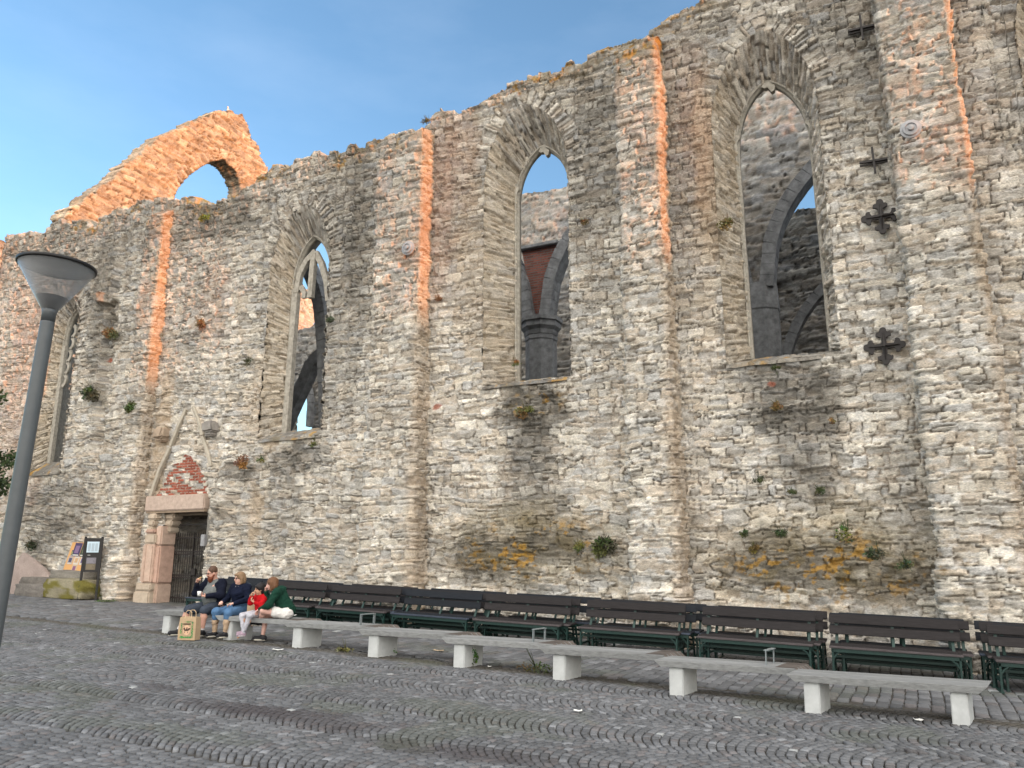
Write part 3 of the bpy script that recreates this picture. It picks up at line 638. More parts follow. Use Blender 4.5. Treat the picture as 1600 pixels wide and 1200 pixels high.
for i, x in enumerate(cols_x):
    mb = MB(); n = 8
    mb.lathe([(.62, -.6), (.62, .9), (.56, 1.1), (.54, 9.15), (.57, 9.2), (.57, 9.3), (.54, 9.34 if x != -3.05 else 10.0)], 8, Matrix.Rotation(math.pi/8, 4, 'Z'))
    o = mb.build('column', M['dressed_dark']); o.location = (x, 6.3, 0); ch(o)
    if x == -3.05: continue
    mb = MB(); mb.lathe([(.54, 9.3), (.58, 9.36), (.60, 9.5), (.70, 9.62), (.70, 9.78), (.76, 9.82), (.76, 9.95)], 8, Matrix.Rotation(math.pi/8, 4, 'Z')); mb.build('capital', M['dressed_dark'], o)
def rib(name, pts3, wdt, dep, mk='dressed_dark', n=None):
    """arch built of separate wedge stones"""
    mb = MB(); pts3 = [Vector(p) for p in pts3]
    # resample
    L = [0]
    for a, b in zip(pts3, pts3[1:]): L.append(L[-1]+(b-a).length)
    k = n or max(3, int(L[-1]/.34)); rs = []
    for i in range(k+1):
        s_ = L[-1]*i/k; j = max(0, min(len(L)-2, np.searchsorted(L, s_)-1)); t_ = (s_-L[j])/max(1e-6, L[j+1]-L[j]); rs.append(pts3[j].lerp(pts3[j+1], t_))
    for a, b in zip(rs, rs[1:]):
        d_ = (b-a).normalized(); g_ = .008; jj = random.uniform(-.012, .012)
        mb.tube([a+d_*g_, b-d_*g_+d_*.004], 1, flat=(wdt+jj, dep+jj))
    mb.tube(rs, 1, flat=(wdt-.05, dep-.05))
    return ch(mb.build(name, M[mk]))
for a, b in zip(cols_x, cols_x[1:]):
    if a < -10: P_ = archpts(a+.3, b-.3, 9.85, 4.5)
    else: P_ = archpts(a+.25, b-.3, 9.85, 4.5)
    half = P_ if a > -5 else P_
    if -12 < a < -5: half = P_[:14]
    if a < -12: half = P_[-9:]
    rib('nave_arch', [(x, 6.15, z) for x, z in half], .62, .40)
rib('nave_arch', [(x, 6.15, z) for x, z in archpts(-10.05, -3.35, 9.85, 4.5)[-12:]], .62, .40)
# brick and rubble spandrel above the column capital
def brickcol(cc, U, V):
    row = np.floor(V/.09); bu = U+.13*(row % 2); bk = np.floor(bu/.27); e = np.minimum(np.minimum(V/.09-row, 1-(V/.09-row))*.09, np.minimum(bu/.27-bk, 1-(bu/.27-bk))*.27)
    mm = sst(.003, .014, e)[..., None]; return (np.array([.27, .075, .05])*(.65+.7*hsh(row, bk, 3))[..., None])*mm+np.array([.16, .15, .14])*(1-mm)
nu = 40; us = np.linspace(-1, 1, nu); vs_ = np.linspace(0, 1, 60); Ug, Vg = np.meshgrid(us, vs_); zz = 9.9+2.65*Vg; half_ = .08+.62*Vg**.75
xx = -10.28+Ug*half_; cc = brickcol(None, xx, zz); yy = 6.12+.01*fbm(xx*20, zz*20, 2, 1)
ch(mesh_np('brick_infill', np.stack([xx, yy, zz], -1).reshape(-1, 3), gridfaces(nu, 60), M['rubble'], None, cc.reshape(-1, 3)))
mb = MB(); mb.box((-11.05, 5.95, 12.55), (-9.55, 6.5, 12.68), bev=.02); ch(mb.build('spandrel_cap', M['dressed_dark']))
# responds, lower arches and brick strip on the far wall
mb = MB(); mb.box((-4.35, 9.6, 8.0), (-3.7, 9.95, 12.0)); mb2 = MB()
nu = 16; Ug, Vg = np.meshgrid(np.linspace(-3.75, -3.05, nu), np.linspace(9.6, 12.4, 60)); cc = brickcol(None, Ug, Vg)
ch(mesh_np('brick_strip', np.stack([Ug, 9.88+0*Ug, Vg], -1).reshape(-1, 3), gridfaces(nu, 60), M['rubble'], None, cc.reshape(-1, 3)))
rib('aisle_arch', [(x, 8.2, z) for x, z in archpts(-2.75, 1.6, 7.2, 3.6)], .4, .30)
rib('aisle_arch', [(x, 8.2, z) for x, z in [(-2.75, -.3), (-2.75, 3.5), (-2.75, 7.25)]], .4, .30)
rib('aisle_arch', [(x, 8.2, z) for x, z in archpts(-9.6, -6.4, 7.4, 2.6)], .4, .26)
rib('aisle_arch', [(x, 9.7, z) for x, z in [(lan[i][0]+(.14 if lan[i][0] > -23.92 else -.14), lan[i][1]+.05) for i in range(18, 54)]], .26, .22)
# rib springing across behind the second window
p0 = at_y(476, 600, 3.0); p1 = at_y(490, 565, 3.0); p2 = at_y(514, 545, 3.0)
rib('vault_rib', [(p0[0]-1.3, 3.0, p0[2]-3.2), (p0[0]-.9, 3.0, p0[2]-1.7), (p0[0]-.35, 3.0, p0[2]-.6), tuple(p0), tuple(p1), tuple(p2), (p2[0]+1.2, 3.0, p2[2]+.6)], .35, .42, n=9)
p0 = at_y(492, 440, 2.2); p1 = at_y(506, 500, 2.2)
rib('vault_rib', [(p0[0]-.5, 2.2, p0[2]+1.0), tuple(p0), tuple(at_y(501, 465, 2.2)), tuple(p1), tuple(at_y(510, 560, 2.2)), tuple(at_y(514, 690, 2.2))], .42, .42, n=14)
# the free-standing gable arch across the nave, lit by the low sun
XG = -27.6
def gp(px, py): p = at_x(px, py, XG); return (p[1], p[2])
out_px = [(60,368),(85,345),(110,330),(140,308),(165,290),(190,262),(215,243),(240,222),(262,208),(290,196),(320,183),(345,175),(360,174),(380,180),(388,194),(396,215),(402,228),(408,246),(419,264)]
outl = [gp(*p) for p in out_px]; arc_px = [(272,312),(280,293),(295,276),(312,263),(330,252),(350,249),(365,262),(374,276),(379,292)]
arcl = [gp(*p) for p in arc_px]
outl = [(max(.2, a), b) for a, b in outl]
poly = [(.2, 12.5)]+outl+[(outl[-1][0]+.2, 12.0), (arcl[-1][0], 12.0)]+arcl[::-1]+[(arcl[0][0]-1.1, arcl[0][1]-2.6), (arcl[0][0]-1.6, 12.0)]
poly = np.array(poly)
y0, y1 = .1, poly[:, 0].max()+.2; z0, z1 = 11.9, poly[:, 1].max()+.2; st = .055
nu = int((y1-y0)/st); nv = int((z1-z0)/st); Ug, Vg = np.meshgrid(np.linspace(y0, y1, nu), np.linspace(z0, z1, nv))
rag = (hsh(np.floor(Ug/.22), np.floor(Vg/.2), 5)-.5)*.16+(fbm(Ug*1.5, Vg*1.5, 3, 6)-.5)*.15
dd, s_, bx_, bz_ = [v.reshape(Ug.shape) for v in polysd(Ug, Vg, poly)]
da = np.full(Ug.shape, 9.)
da = polysd(Ug, Vg, np.array(arcl+[(arcl[-1][0], 12), (arcl[0][0]-1.2, 12)]))[0].reshape(Ug.shape)
dd = np.where(da < .5, dd, dd+rag)
inside = dd < 0
hh, mm, a1, a3 = stones(Ug, Vg, 601, .2, 2.1, warp=1.2)
hr, mr_, rr1, rr3 = stones(da, s_, 603, .15, 3.2, warp=.3, split=.1); rg = (da > 0) & (da < .5) & (Vg > arcl[0][1]-1)
hh, mm, a1, a3 = [np.where(rg, p, q) for p, q in ((hr, hh), (mr_, mm), (rr1, a1), (rr3, a3))]
hh = hh*1.3+(fbm(Ug*.7, Vg*.7, 3, 9)-.5)*.2
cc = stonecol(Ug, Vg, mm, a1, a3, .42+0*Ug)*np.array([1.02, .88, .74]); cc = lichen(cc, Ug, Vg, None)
Un = np.where(np.abs(dd) < st*.7, bx_, Ug) if False else Ug
kp = (inside[:-1, :-1].astype(int)+inside[1:, 1:]+inside[1:, :-1]+inside[:-1, 1:]) >= 3
sn = (np.abs(dd) < st*.7) & (da < .3); Ug = np.where(sn, bx_, Ug); Vg = np.where(sn, bz_, Vg)
F1 = gridfaces(nu, nv, 0, kp); TK = 1.0
front = np.stack([XG+hh, Ug, Vg], -1).reshape(-1, 3); back = np.stack([XG-TK-hh, Ug, Vg], -1).reshape(-1, 3)
F2 = gridfaces(nu, nv, len(front), kp, flip=True)
# rim faces joining the two sides
ed = {}
for f in F1:
    for a, b in ((f[0], f[1]), (f[1], f[2]), (f[2], f[3]), (f[3], f[0])):
        if (b, a) in ed: del ed[(b, a)]
        else: ed[(a, b)] = 1
NR = 8; rim_v = []; rim_c = []; rim_f = []; idx = {}; base = 2*len(front)
ccf = cc.reshape(-1, 3)
def rimv(i):
    if i in idx: return idx[i]
    p = front[i]; q_ = back[i]; row_ = [i]
    for k in range(1, NR):
        t = k/NR; v = p*(1-t)+q_*t; nzz = (hsh(int(i % nu)//4, k, 7)-.5)*.12; v = v+np.array([0, nzz*.5, nzz]); rim_v.append(v)
        rim_c.append(ccf[i]*(.7+.6*float(hsh(int(i) // 5, k, 8)))); row_.append(base+len(rim_v)-1)
    row_.append(i+len(front)); idx[i] = row_; return row_
for a, b in ed:
    A = rimv(a); B = rimv(b)
    for k in range(NR): rim_f.append((B[k], A[k], A[k+1], B[k+1]))
ch(mesh_np('gable_arch', np.concatenate([front, back, np.array(rim_v)]), np.concatenate([F1, F2, np.array(rim_f)]), M['rubble'], None, np.concatenate([ccf, ccf, np.array(rim_c)])))
# stub of its far half
sheet('gable_stub', 10.1, 14.5, 12.6, lambda u: 18.2-.55*(u-10)+.2*(hsh(np.floor(u/.3), 0*u, 3)-.5), .08, lambda U, V, h: np.stack([XG+h, U, V], -1), 'rubble', 605, .7)
sheet('sun_block_wall', 1.25, 10.2, -.5, lambda u: 15.2+.3*(fbm(u, 0*u, 3, 4)-.5), .12, lambda U, V, h: np.stack([8.1+h, U, V], -1), 'rubble_dark', 607, .5)  # unseen end wall, added to keep the low sun out of the interior
print('church done')
# ------------------------------------------------------------------ ground
def groundmat():
    m = mat('joint_dirt', (.055,.050,.045), 1., nscale=1.3, col2=(.085,.080,.072), bump=.5, bscale=30, bdist=.01, spec=.1); return m
M['dirt'] = groundmat()
M['cobble'] = mat('granite_setts', (1,1,1), .72, attr=True, nscale=38, namt=.22, bump=.5, bscale=45, bdist=.008, spec=.28)
n = 60; gx = np.concatenate([np.linspace(-400, -40, 12), np.linspace(-36, 12, 60), np.linspace(20, 400, 14)]); gy = np.concatenate([np.linspace(-400, -24, 10), np.linspace(-20, 16, 40), np.linspace(24, 400, 10)])
A, B = np.meshgrid(gx, gy)
tag(mesh_np('ground', np.stack([A, B, -G*A-.030], -1).reshape(-1, 3), gridfaces(len(gx), len(gy)), M['dirt']), kind='structure')
def projn(x, y, z):
    dx, dy, dz = x-CAM[0], y-CAM[1], z-CAM[2]; f = dx*_V[0]+dy*_V[1]; s = dx*_R[0]+dy*_R[1]
    zc = f*math.cos(PITCH)+dz*math.sin(PITCH); b = dz*math.cos(PITCH)-f*math.sin(PITCH)
    return 800+FOC*s/np.maximum(zc, .1), 600-FOC*b/np.maximum(zc, .1), zc
cx, cy, ca, cl, cw = [], [], [], [], []
SW = 1.28; SZ = .098
ys0 = -5.05
rng = np.random.RandomState(3)
for kstrip in range(0, 13):
    yc = ys0-(kstrip+.5)*SW; nst = 12
    r = np.arange(int(-40/SZ), int(9/SZ)); t = (np.arange(nst)+.5)/nst-.5
    Rr, Tt = np.meshgrid(r, t, indexing='ij'); sh = hsh(Rr, 0*Rr, 7+kstrip)*.5/nst; Tt = Tt+sh-.25/nst
    amp = .30+.05*math.sin(kstrip*2.1); wob = .10*(fbm(Rr*.02, Tt*2+kstrip, 2, 4)-.5)
    x = Rr*SZ+amp*(2*Tt)**2+wob; y = yc+Tt*SW+.10*(fbm(Rr*.015, 0*Rr+kstrip, 2, 9)-.5)*2
    ang = np.arctan2(amp*8*Tt/SW, 1.0)
    cx.append(x.ravel()); cy.append(y.ravel()); ca.append(-ang.ravel()); cl.append(np.full(x.size, SZ*.97)*np.cos(ang).ravel()); cw.append(np.full(x.size, SW/nst*1.0)/np.cos(ang).ravel()*.98)
# band behind the benches: one more fan strip, then straight courses running up to the wall
yc = -4.70
PW = .165
xc_ = np.arange(-40, 9, PW)
for k, xq in enumerate(xc_):
    y = -5.05+.3*hsh(k, 0, 3)
    while y < 1.2:
        L = .20+.10*float(hsh(k, int(y*50), 4)); cx.append(np.array([xq+.03*math.sin(y*1.3)])); cy.append(np.array([y+L/2])); ca.append(np.array([0.])); cl.append(np.array([PW])); cw.append(np.array([L])); y += L
cx, cy, ca, cl, cw = [np.concatenate(v) for v in (cx, cy, ca, cl, cw)]
px, py, zc = projn(cx, cy, -G*cx); kk = (zc > 1) & (px > -260) & (px < 1860) & (py < 1330)
cx, cy, ca, cl, cw = [v[kk] for v in (cx, cy, ca, cl, cw)]; N = len(cx); print('setts', N)
cx = cx+rng.uniform(-.005, .005, N); cy = cy+rng.uniform(-.005, .005, N); ca = ca+rng.uniform(-.06, .06, N)
gap = .004+.008*rng.rand(N)
hx = cl/2-gap*.5*rng.uniform(.7, 1.3, N); hy = cw/2-gap*.5*rng.uniform(.7, 1.3, N)
lvl = (fbm(cx*.5, cy*.5, 3, 5)-.5)*.05+rng.uniform(-.005, .005, N); tx = rng.uniform(-.035, .035, N); ty = rng.uniform(-.035, .035, N)
sg = np.array([(-1,-1),(1,-1),(1,1),(-1,1)]); vs = []
cj = rng.uniform(.82, 1.0, (N, 4, 2))
for dz, ins in ((-.045, 1.0), (-.009, .97), (0, .82)):
    lx = sg[None, :, 0]*hx[:, None]*ins*(cj[..., 0]*.5+.5); ly = sg[None, :, 1]*hy[:, None]*ins*(cj[..., 1]*.5+.5)
    X_ = cx[:, None]+lx*np.cos(ca)[:, None]-ly*np.sin(ca)[:, None]; Y_ = cy[:, None]+lx*np.sin(ca)[:, None]+ly*np.cos(ca)[:, None]
    vs.append(np.stack([X_, Y_, -G*X_+lvl[:, None]*.35+dz+lx*tx[:, None]+ly*ty[:, None]], -1))
vs = np.stack(vs, 1).reshape(-1, 3)     # N,3,4
b0 = (np.arange(N)*12)[:, None]; fs = [b0+np.array([8, 9, 10, 11])]
for r_ in (0, 4):
    for k in range(4): fs.append(b0+np.array([r_+k, r_+(k+1) % 4, r_+4+(k+1) % 4, r_+4+k]))
tone = .115*(.72+.56*rng.rand(N))*(.82+.36*fbm(cx*.6, cy*.6, 3, 6))
base = np.stack([tone*.965, tone*.99, tone*1.045], -1)
hu = rng.rand(N); base[hu > .88] *= np.array([1.10, 1.01, .97]); base[hu < .07] *= 1.45
# dark tar-like stain and damp brown gutter under the bench row
def dst(px_, py_, rx, ry):
    p = at_g(px_, py_); return np.sqrt(((cx-p[0])/rx)**2+((cy-p[1])/ry)**2)+(fbm(cx*1.6, cy*1.6, 3, 8)-.5)*1.1
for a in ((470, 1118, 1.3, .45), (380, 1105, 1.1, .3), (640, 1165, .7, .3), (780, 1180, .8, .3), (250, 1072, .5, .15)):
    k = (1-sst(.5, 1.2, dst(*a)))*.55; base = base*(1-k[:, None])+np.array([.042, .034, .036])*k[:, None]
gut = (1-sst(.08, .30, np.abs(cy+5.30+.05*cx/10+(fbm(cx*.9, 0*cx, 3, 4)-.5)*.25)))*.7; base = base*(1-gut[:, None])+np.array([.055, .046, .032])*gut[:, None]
wb = (1-sst(.0, .5, -cy-.1))*.4*(cx > -40); base = base*(1-wb[:, None])+np.array([.07, .07, .045])*wb[:, None]
mo = sst(.60, .72, fbm(cx*1.1, cy*1.1, 3, 15))*.25; base = base*(1-mo[:, None])+np.array([.075, .09, .05])*mo[:, None]
wh = rng.rand(N) < .0012; base[wh] = (.30, .31, .31)
colv = np.repeat(base, 12, 0)
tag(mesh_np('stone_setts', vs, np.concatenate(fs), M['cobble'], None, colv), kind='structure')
del vs, fs, colv
print('ground')

# ------------------------------------------------------------------ copies
def dup(root, loc, rz, label, group):
    r = root.copy(); COL.objects.link(r); r.location = loc; r.rotation_euler = (0, root.rotation_euler[1], rz); r['label'] = label; r['group'] = group
    for c in root.children:
        d = c.copy(); COL.objects.link(d); d.parent = r
        for g2 in c.children: e = g2.copy(); COL.objects.link(e); e.parent = d
    return r
TILT = math.atan(G)
# ------------------------------------------------------------------ green park benches
def park_bench(tone):
    t = empty('park_bench')
    L = 1.95
    def dk():
        q_ = random.uniform(.8, 1.25); return tuple(v*q_ for v in tone)
    mb = MB(); 
    for k in range(4): mb.box((0, -.02+k*.112, .435+.004*k), (L, .075+k*.112, .465+.004*k), bev=.005, col=tuple(v*(4.5 if k == 0 else 1.5) for v in dk()))
    mb.build('seat', M['plank_dark'], t)
    Mx = Matrix.Translation((0, .50, .60)) @ Matrix.Rotation(R(-17), 4, 'X')
    for k, zz in enumerate((.02, .205)):
        mb = MB(); mb.box((-.01, -.02, zz), (L+.01, .012, zz+.142), Mx, bev=.006, col=dk()); mb.build('back_slat', M['plank_dark'], t)
    for x in (.10, L/2, L-.10):
        mb = MB(); mb.tube([(x, .42, .40), (x, .535, .60), (x, .635, .93)], 1, flat=(.045, .022)); mb.tube([(x, .02, .425), (x, .44, .43)], 1, flat=(.045, .03))
        mb.build('upright', M['green_steel'], t)
    for x in (.05, L-.05):
        mb = MB(); mb.tube([(x, .03, .0), (x, .03, .42)], 1, flat=(.05, .03)); mb.tube([(x, .46, .42), (x, .52, .2), (x, .60, .0)], 1, flat=(.05, .03)); mb.tube([(x, .03, .16), (x, .52, .16)], 1, flat=(.03, .03))
        s = 1 if x < 1 else -1
        mb.tube([(x, .03, .24), (x+s*.05, .03, .33), (x+s*.16, .03, .41)], 1, flat=(.035, .02)); mb.tube([(x, .0, .0), (x, .66, .0)], 1, flat=(.05, .025))
        mb.build('leg_frame', M['green_steel'], t)
    mb = MB(); mb.box((.03, .005, .375), (L-.03, .025, .430)); mb.box((.05, .40, .375), (L-.05, .42, .42)); mb.box((.05, .50, .15), (L-.05, .52, .19)); mb.box((.05, .22, .27), (L-.05, .25, .31)); mb.build('rail', M['green_steel'], t)
    return t
protoA = park_bench((.017, .0145, .015)); protoB = park_bench((.008, .010, .014))
tones = {'A': protoA, 'B': protoB}; usedp = set()
def put_bench(k, x, y, rz, label, group):
    p = tones[k]; loc = (x, y, gz(x)+.002)
    if k not in usedp:
        usedp.add(k); p.location = loc; p.rotation_euler = (0, TILT, rz); p['label'] = label; p['group'] = group; p['category'] = 'park bench'; return p
    q = dup(p, loc, rz, label, group); q['category'] = 'park bench'; return q
ordn = ['first', 'second', 'third', 'fourth', 'fifth', 'sixth', 'seventh', 'eighth', 'ninth', 'tenth']
frt = [(1.13, -2.80, 2.5, 'A'), (-1.22, -2.58, 1.2, 'A'), (-3.42, -2.60, 0, 'A'), (-5.72, -2.52, 2.0, 'A'), (-8.05, -2.50, 0, 'A'), (-10.10, -2.5, -1, 'B'), (-12.22, -2.46, 0, 'A'), (-14.35, -2.45, 0, 'A'), (-16.5, -2.4, 1, 'B')]
tr_ = ['with sun-bleached seat edge', 'with worn grey back slats', 'with scuffed pale marks on its back slats', 'with bleached seat front', 'with brown back slats', 'painted blue-black', 'with brown slats', 'behind the seated people', 'near the gate']
for i, (x, y, a, k) in enumerate(frt):
    nm = ['partly cut off at the picture edge', 'behind the nearest timber bench', 'of dark brown wood', 'of dark brown wood', 'of dark brown wood', 'of blue-black wood', 'of dark brown wood', 'behind the seated people', 'near the iron gate'][i]
    put_bench(k, x, y, R(a), 'slatted bench %s, %s from right in front row' % (nm, ordn[i]), 'park benches in the front row')
for i, (x, y, a, k) in enumerate(frt):
    if i < 8:
        put_bench('B' if i % 3 else 'A', x-.06+.04*(i % 2), y+.46, R(a+.6), 'dark bench mid-stack behind the %s front-row bench from the right' % ordn[i], 'park benches nested behind the front row')
        put_bench('A' if i % 3 else 'B', x+.10+.05*(i % 2), y+.24, R(a-.8), 'dark bench tucked close behind the %s front-row bench from the right' % ordn[i], 'park benches nested behind the front row')
bck = [(.98, -2.05), (-1.12, -1.92), (-3.28, -1.86), (-5.5, -1.78), (-7.75, -1.62), (-10.0, -1.6), (-12.35, -1.58), (-14.6, -1.55), (-16.6, -1.5)]
for i, (x, y) in enumerate(bck):
    put_bench('B' if i % 4 != 2 else 'A', x, y, R(-1+.8*(i % 3)), 'blue-black bench along the church wall, %s from right in the back row' % ordn[i], 'park benches in the back row')

# ------------------------------------------------------------------ zigzag row of timber-topped concrete benches
def plank_bench(idx, FL, ang, L, armrest, last):
    t = empty('plank_bench', (FL[0], FL[1], gz(FL[0])), 0)
    t.rotation_euler = (0, TILT, 0)
    u = Vector((math.cos(ang), math.sin(ang), 0)); v = Vector((.16, .987, 0)); dp = .62; h = .45; th = .085; nb_ = 5; mb = MB()
    ew = dp/nb_
    for k in range(nb_):
        a = v*(k*ew+.003); b = v*((k+1)*ew-.003); c0 = random.uniform(.8, 1.15); c = (.205*c0, .21*c0, .21*c0)
        eb = .0; sl_ = .10
        P_ = []
        for z, o in ((h-th, sl_), (h-.006, .006), (h, .0)):
            ii = .006 if z == h else 0
            P_.append([a+u*o+v*ii, a+u*(L+(o if not last else -o)-(0 if z < h-.01 else .0))+v*ii, b+u*(L+(o if not last else -o))-v*ii, b+u*o-v*ii])
        vs = [Vector((q.x, q.y, z)) for (z, o), ring in zip(((h-th, 0), (h-.006, 0), (h, 0)), P_) for q in ring]
        fs = [(3, 2, 1, 0), (8, 9, 10, 11)]+[(r*4+j, r*4+(j+1) % 4, r*4+4+(j+1) % 4, r*4+4+j) for r in (0, 1) for j in range(4)]
        mb.add(vs, fs, None, c)
        # brown end grain blocks let into the sloped right end
        if not last:
            e0 = a+u*(L-.26); q = [e0, a+u*(L+.0), b+u*(L+.0), b+u*(L-.26)]
            mb.add([Vector((p.x, p.y, h+.004)) for p in (q[0]+v*.010, q[1]+v*.010, q[2]-v*.010, q[3]-v*.010)]+[Vector((p.x+u.x*.102, p.y+u.y*.102, h-th+.002)) for p in (q[1]+v*.010, q[2]-v*.010)], [(0, 1, 2, 3), (1, 4, 5, 2)], None, (.115*c0, .098*c0, .088*c0))
    mb.build('seat', M['timber'], t)
    def leg(off):
        mb = MB(); o = u*off+v*.05; w_ = .19; d_ = .50
        mb_ = [o, o+u*w_, o+u*w_+v*d_, o+v*d_]; pts = []
        for z, s in ((-.06, 1.0), (h-th-.012, 1.0)):
            for p in mb_: pts.append(Vector((p.x, p.y, z)))
        bm = bmesh.new(); vv = [bm.verts.new(p) for p in pts]
        for f in ((3,2,1,0),(4,5,6,7),(0,1,5,4),(1,2,6,5),(2,3,7,6),(3,0,4,7)): bm.faces.new([vv[i] for i in f])
        bmesh.ops.bevel(bm, geom=bm.edges[:], offset=.012, segments=2, affect='EDGES'); bm.verts.index_update()
        mb.add([v_.co for v_ in bm.verts], [[v_.index for v_ in f.verts] for f in bm.faces], None, (.46, .475, .475)); bm.free()
        mb.tube([Vector((0, 0, h-th-.006))+u*(off+.02)+v*.1, Vector((0, 0, h-th-.006))+u*(off+.02)+v*.5], 1, flat=(.10, .012), col=(.05, .05, .05))
        mb.build('leg', M['concrete'], t)
    leg(.19)
    if last: leg(L-.42)
    if armrest:
        mb = MB(); a0 = u*(L-.42)+v*.20; a1 = a0+v*.34; z = Vector((0, 0, 1))
        mb.tube([a0+z*(h-.02), a0+z*(h+.185)], 1, flat=(.06, .012)); mb.tube([a1+z*(h-.02), a1+z*(h+.185)], 1, flat=(.06, .012)); mb.tube([a0+z*(h+.19)-v*.006, a1+z*(h+.19)+v*.006], 1, flat=(.06, .012)); mb.build('armrest', M['galv'], t)
    return t
starts = [(-14.10,-5.30), (-12.32,-5.34), (-10.52,-5.40), (-8.70,-5.52), (-6.90,-5.64), (-5.08,-5.78), (-3.24,-5.98), (-1.46,-6.18)]
lb = ['under the bearded man, leftmost of the zigzag row', 'on which the two women and the child sit', 'just right of the woman in the green hoodie', 'with a green weed beside its concrete foot', 'with a tall weed growing against its concrete foot', 'with a steel armrest in the middle of the row', 'with a steel armrest, second from the right end', 'with two concrete feet, nearest and rightmost of the row']
lb = ['under the bearded man at the left end of the zigzag row', 'carrying the two women and the child', 'immediately right of the woman in the green hoodie', 'fourth from left, low weed at its foot', 'fifth from left, tall weed against its foot', 'sixth from left, without armrest', 'second from the right end, with a steel armrest', 'on two concrete feet at the near right end']
for i, s in enumerate(starts):
    t = plank_bench(i, s, R(11.5 if i > 1 else 8), 1.86 if i < 7 else 2.28, i in (0, 2, 4, 6), i == 7)
    tag(t, 'timber bench on concrete, '+lb[i], 'bench', 'timber and concrete benches in the zigzag row')

# ------------------------------------------------------------------ street lamp
fx = at_g(-18, 1172); t = empty('street_lamp', (fx[0], fx[1], gz(fx[0])), 0, 'grey lamp post with clear cone-shaped glass head, standing at the left edge', 'street lamp')
H = 4.16
f1 = at_g(-42, 1172); T_ = Vector((fx[0], fx[1], gz(fx[0])+H)); B_ = Vector((f1[0], f1[1], gz(f1[0]))); t.location = B_; t.rotation_mode = 'QUATERNION'; t.rotation_quaternion = (T_-B_).to_track_quat('Z', 'Y'); H = (T_-B_).length
mb = MB(); mb.lathe([(.078, -.05), (.076, .6), (.066, H-.12), (.066, H-.1), (.060, H-.09), (.060, H)], 28); mb.build('pole', M['lamp_grey'], t, True)
mb = MB(); mb.lathe([(.064, H-.10), (.067, H+.0), (.075, H+.03)], 28); mb.build('collar', M['lamp_grey'], t, True)
mb = MB(); mb.lathe([(.070, H+.02), (.365, H+.50), (.359, H+.50), (.066, H+.025)], 48, cap=False); mb.build('glass_cone', M['glass'], t, True)
mb = MB(); mb.lathe([(.02, H), (.060, H+.015), (.150, H+.165), (.142, H+.168), (.0, H+.13)], 40); mb.build('lamp_socket', M['black'], t, True)
mb = MB(); mb.lathe([(.0, H+.53), (.352, H+.515), (.360, H+.498), (.348, H+.495), (.10, H+.485), (.065, H+.470), (.04, H+.462), (0, H+.462)], 48, cap=False); mb.build('reflector_disc', M['lamp_disc'], t, True)
mb = MB(); mb.lathe([(.362, H+.488), (.372, H+.492), (.372, H+.522), (.350, H+.530), (.350, H+.520)], 48, cap=False); mb.build('rim', M['black'], t, True)

# ------------------------------------------------------------------ information stand and notice board, loose stones
p = at_g(136, 938); th = R(38)
t = empty('information_stand', (p[0], p[1], gz(p[0])), th, 'tall black information stand on two posts with a pale notice at the top', 'sign')
for sx in (-.28, .28): mb = MB(); mb.box((sx-.035, -.035, -.05), (sx+.035, .035, 2.22)); mb.build('post', M['board_black'], t)
mb = MB(); mb.box((-.245, -.025, .98), (.245, .02, 2.17), bev=.005); mb.build('panel', M['board_black'], t)
mb = MB(); mb.box((-.2, -.032, 1.66), (.2, -.026, 2.04), col=(.50,.62,.70))
for k in range(3):
    mb.box((-.16+.115*k, -.036, 1.70), (-.07+.115*k, -.033, 1.98), col=(.36,.44,.50))
mb.build('notice', M['print'], t)
mb = MB()
for z, c in ((1.26, (.16,.15,.17)), (1.05, (.14,.115,.08))):
    mb.box((-.17, -.032, z), (.15, -.026, z+.22), col=c)
    for k in range(5): mb.box((-.15, -.036, z+.03+k*.036), (.10-.03*(k % 3), -.033, z+.036+k*.036), col=tuple(v*2.6 for v in c))
mb.box((-.15, -.032, 1.55), (-.06, -.026, 1.58), col=(.3,.3,.28)); mb.build('notice', M['print'], t)
t.scale = (.86, .86, .86)
a = at_y(94, 898, -.45); w_ = 1.55
t = empty('poster_board', (a[0]+.55, -.34, a[2]-.02), R(-6), 'orange notice board covered with small posters propped on stones against the wall', 'notice board'); t.rotation_euler = (R(-12), TILT, R(-6))
mb = MB(); mb.box((-.78, 0, 0), (.78, .03, 1.06), bev=.004, col=(.62,.33,.12)); mb.build('board', M['print'], t)
rc = random.Random(4)
def poster(x, z, w2, h2, c, c2):
    mb = MB(); mb.box((x, -.006, z), (x+w2, -.002, z+h2), col=c); mb.box((x+w2*.2, -.009, z+h2*.25), (x+w2*.75, -.0065, z+h2*.8), col=c2)
    mb.box((x+w2*.1, -.009, z+h2*.06), (x+w2*.9, -.0065, z+h2*.14), col=(.6,.57,.5)); mb.build('poster', M['print'], t)
for k, (c, c2) in enumerate([((.05,.03,.09), (.20,.12,.22)), ((.03,.04,.02), (.12,.13,.06)), ((.13,.035,.03), (.45,.16,.12))]): poster(-.55+k*.45, .60, .42, .44, c, c2)
for k, (c, c2) in enumerate([((.42,.33,.27), (.06,.06,.13)), ((.55,.48,.4), (.5,.3,.15)), ((.55,.47,.42), (.09,.05,.16)), ((.62,.62,.66), (.25,.2,.5))]): poster(-.68+k*.36, .34, .3, .26, c, c2)
poster(-.3, .10, .3, .24, (.5,.36,.24), (.2,.08,.16)); poster(.42, .10, .3, .24, (.68,.66,.7), (.3,.25,.55)); poster(-.62, .60, .1, .2, (.05,.05,.10), (.3,.3,.1))

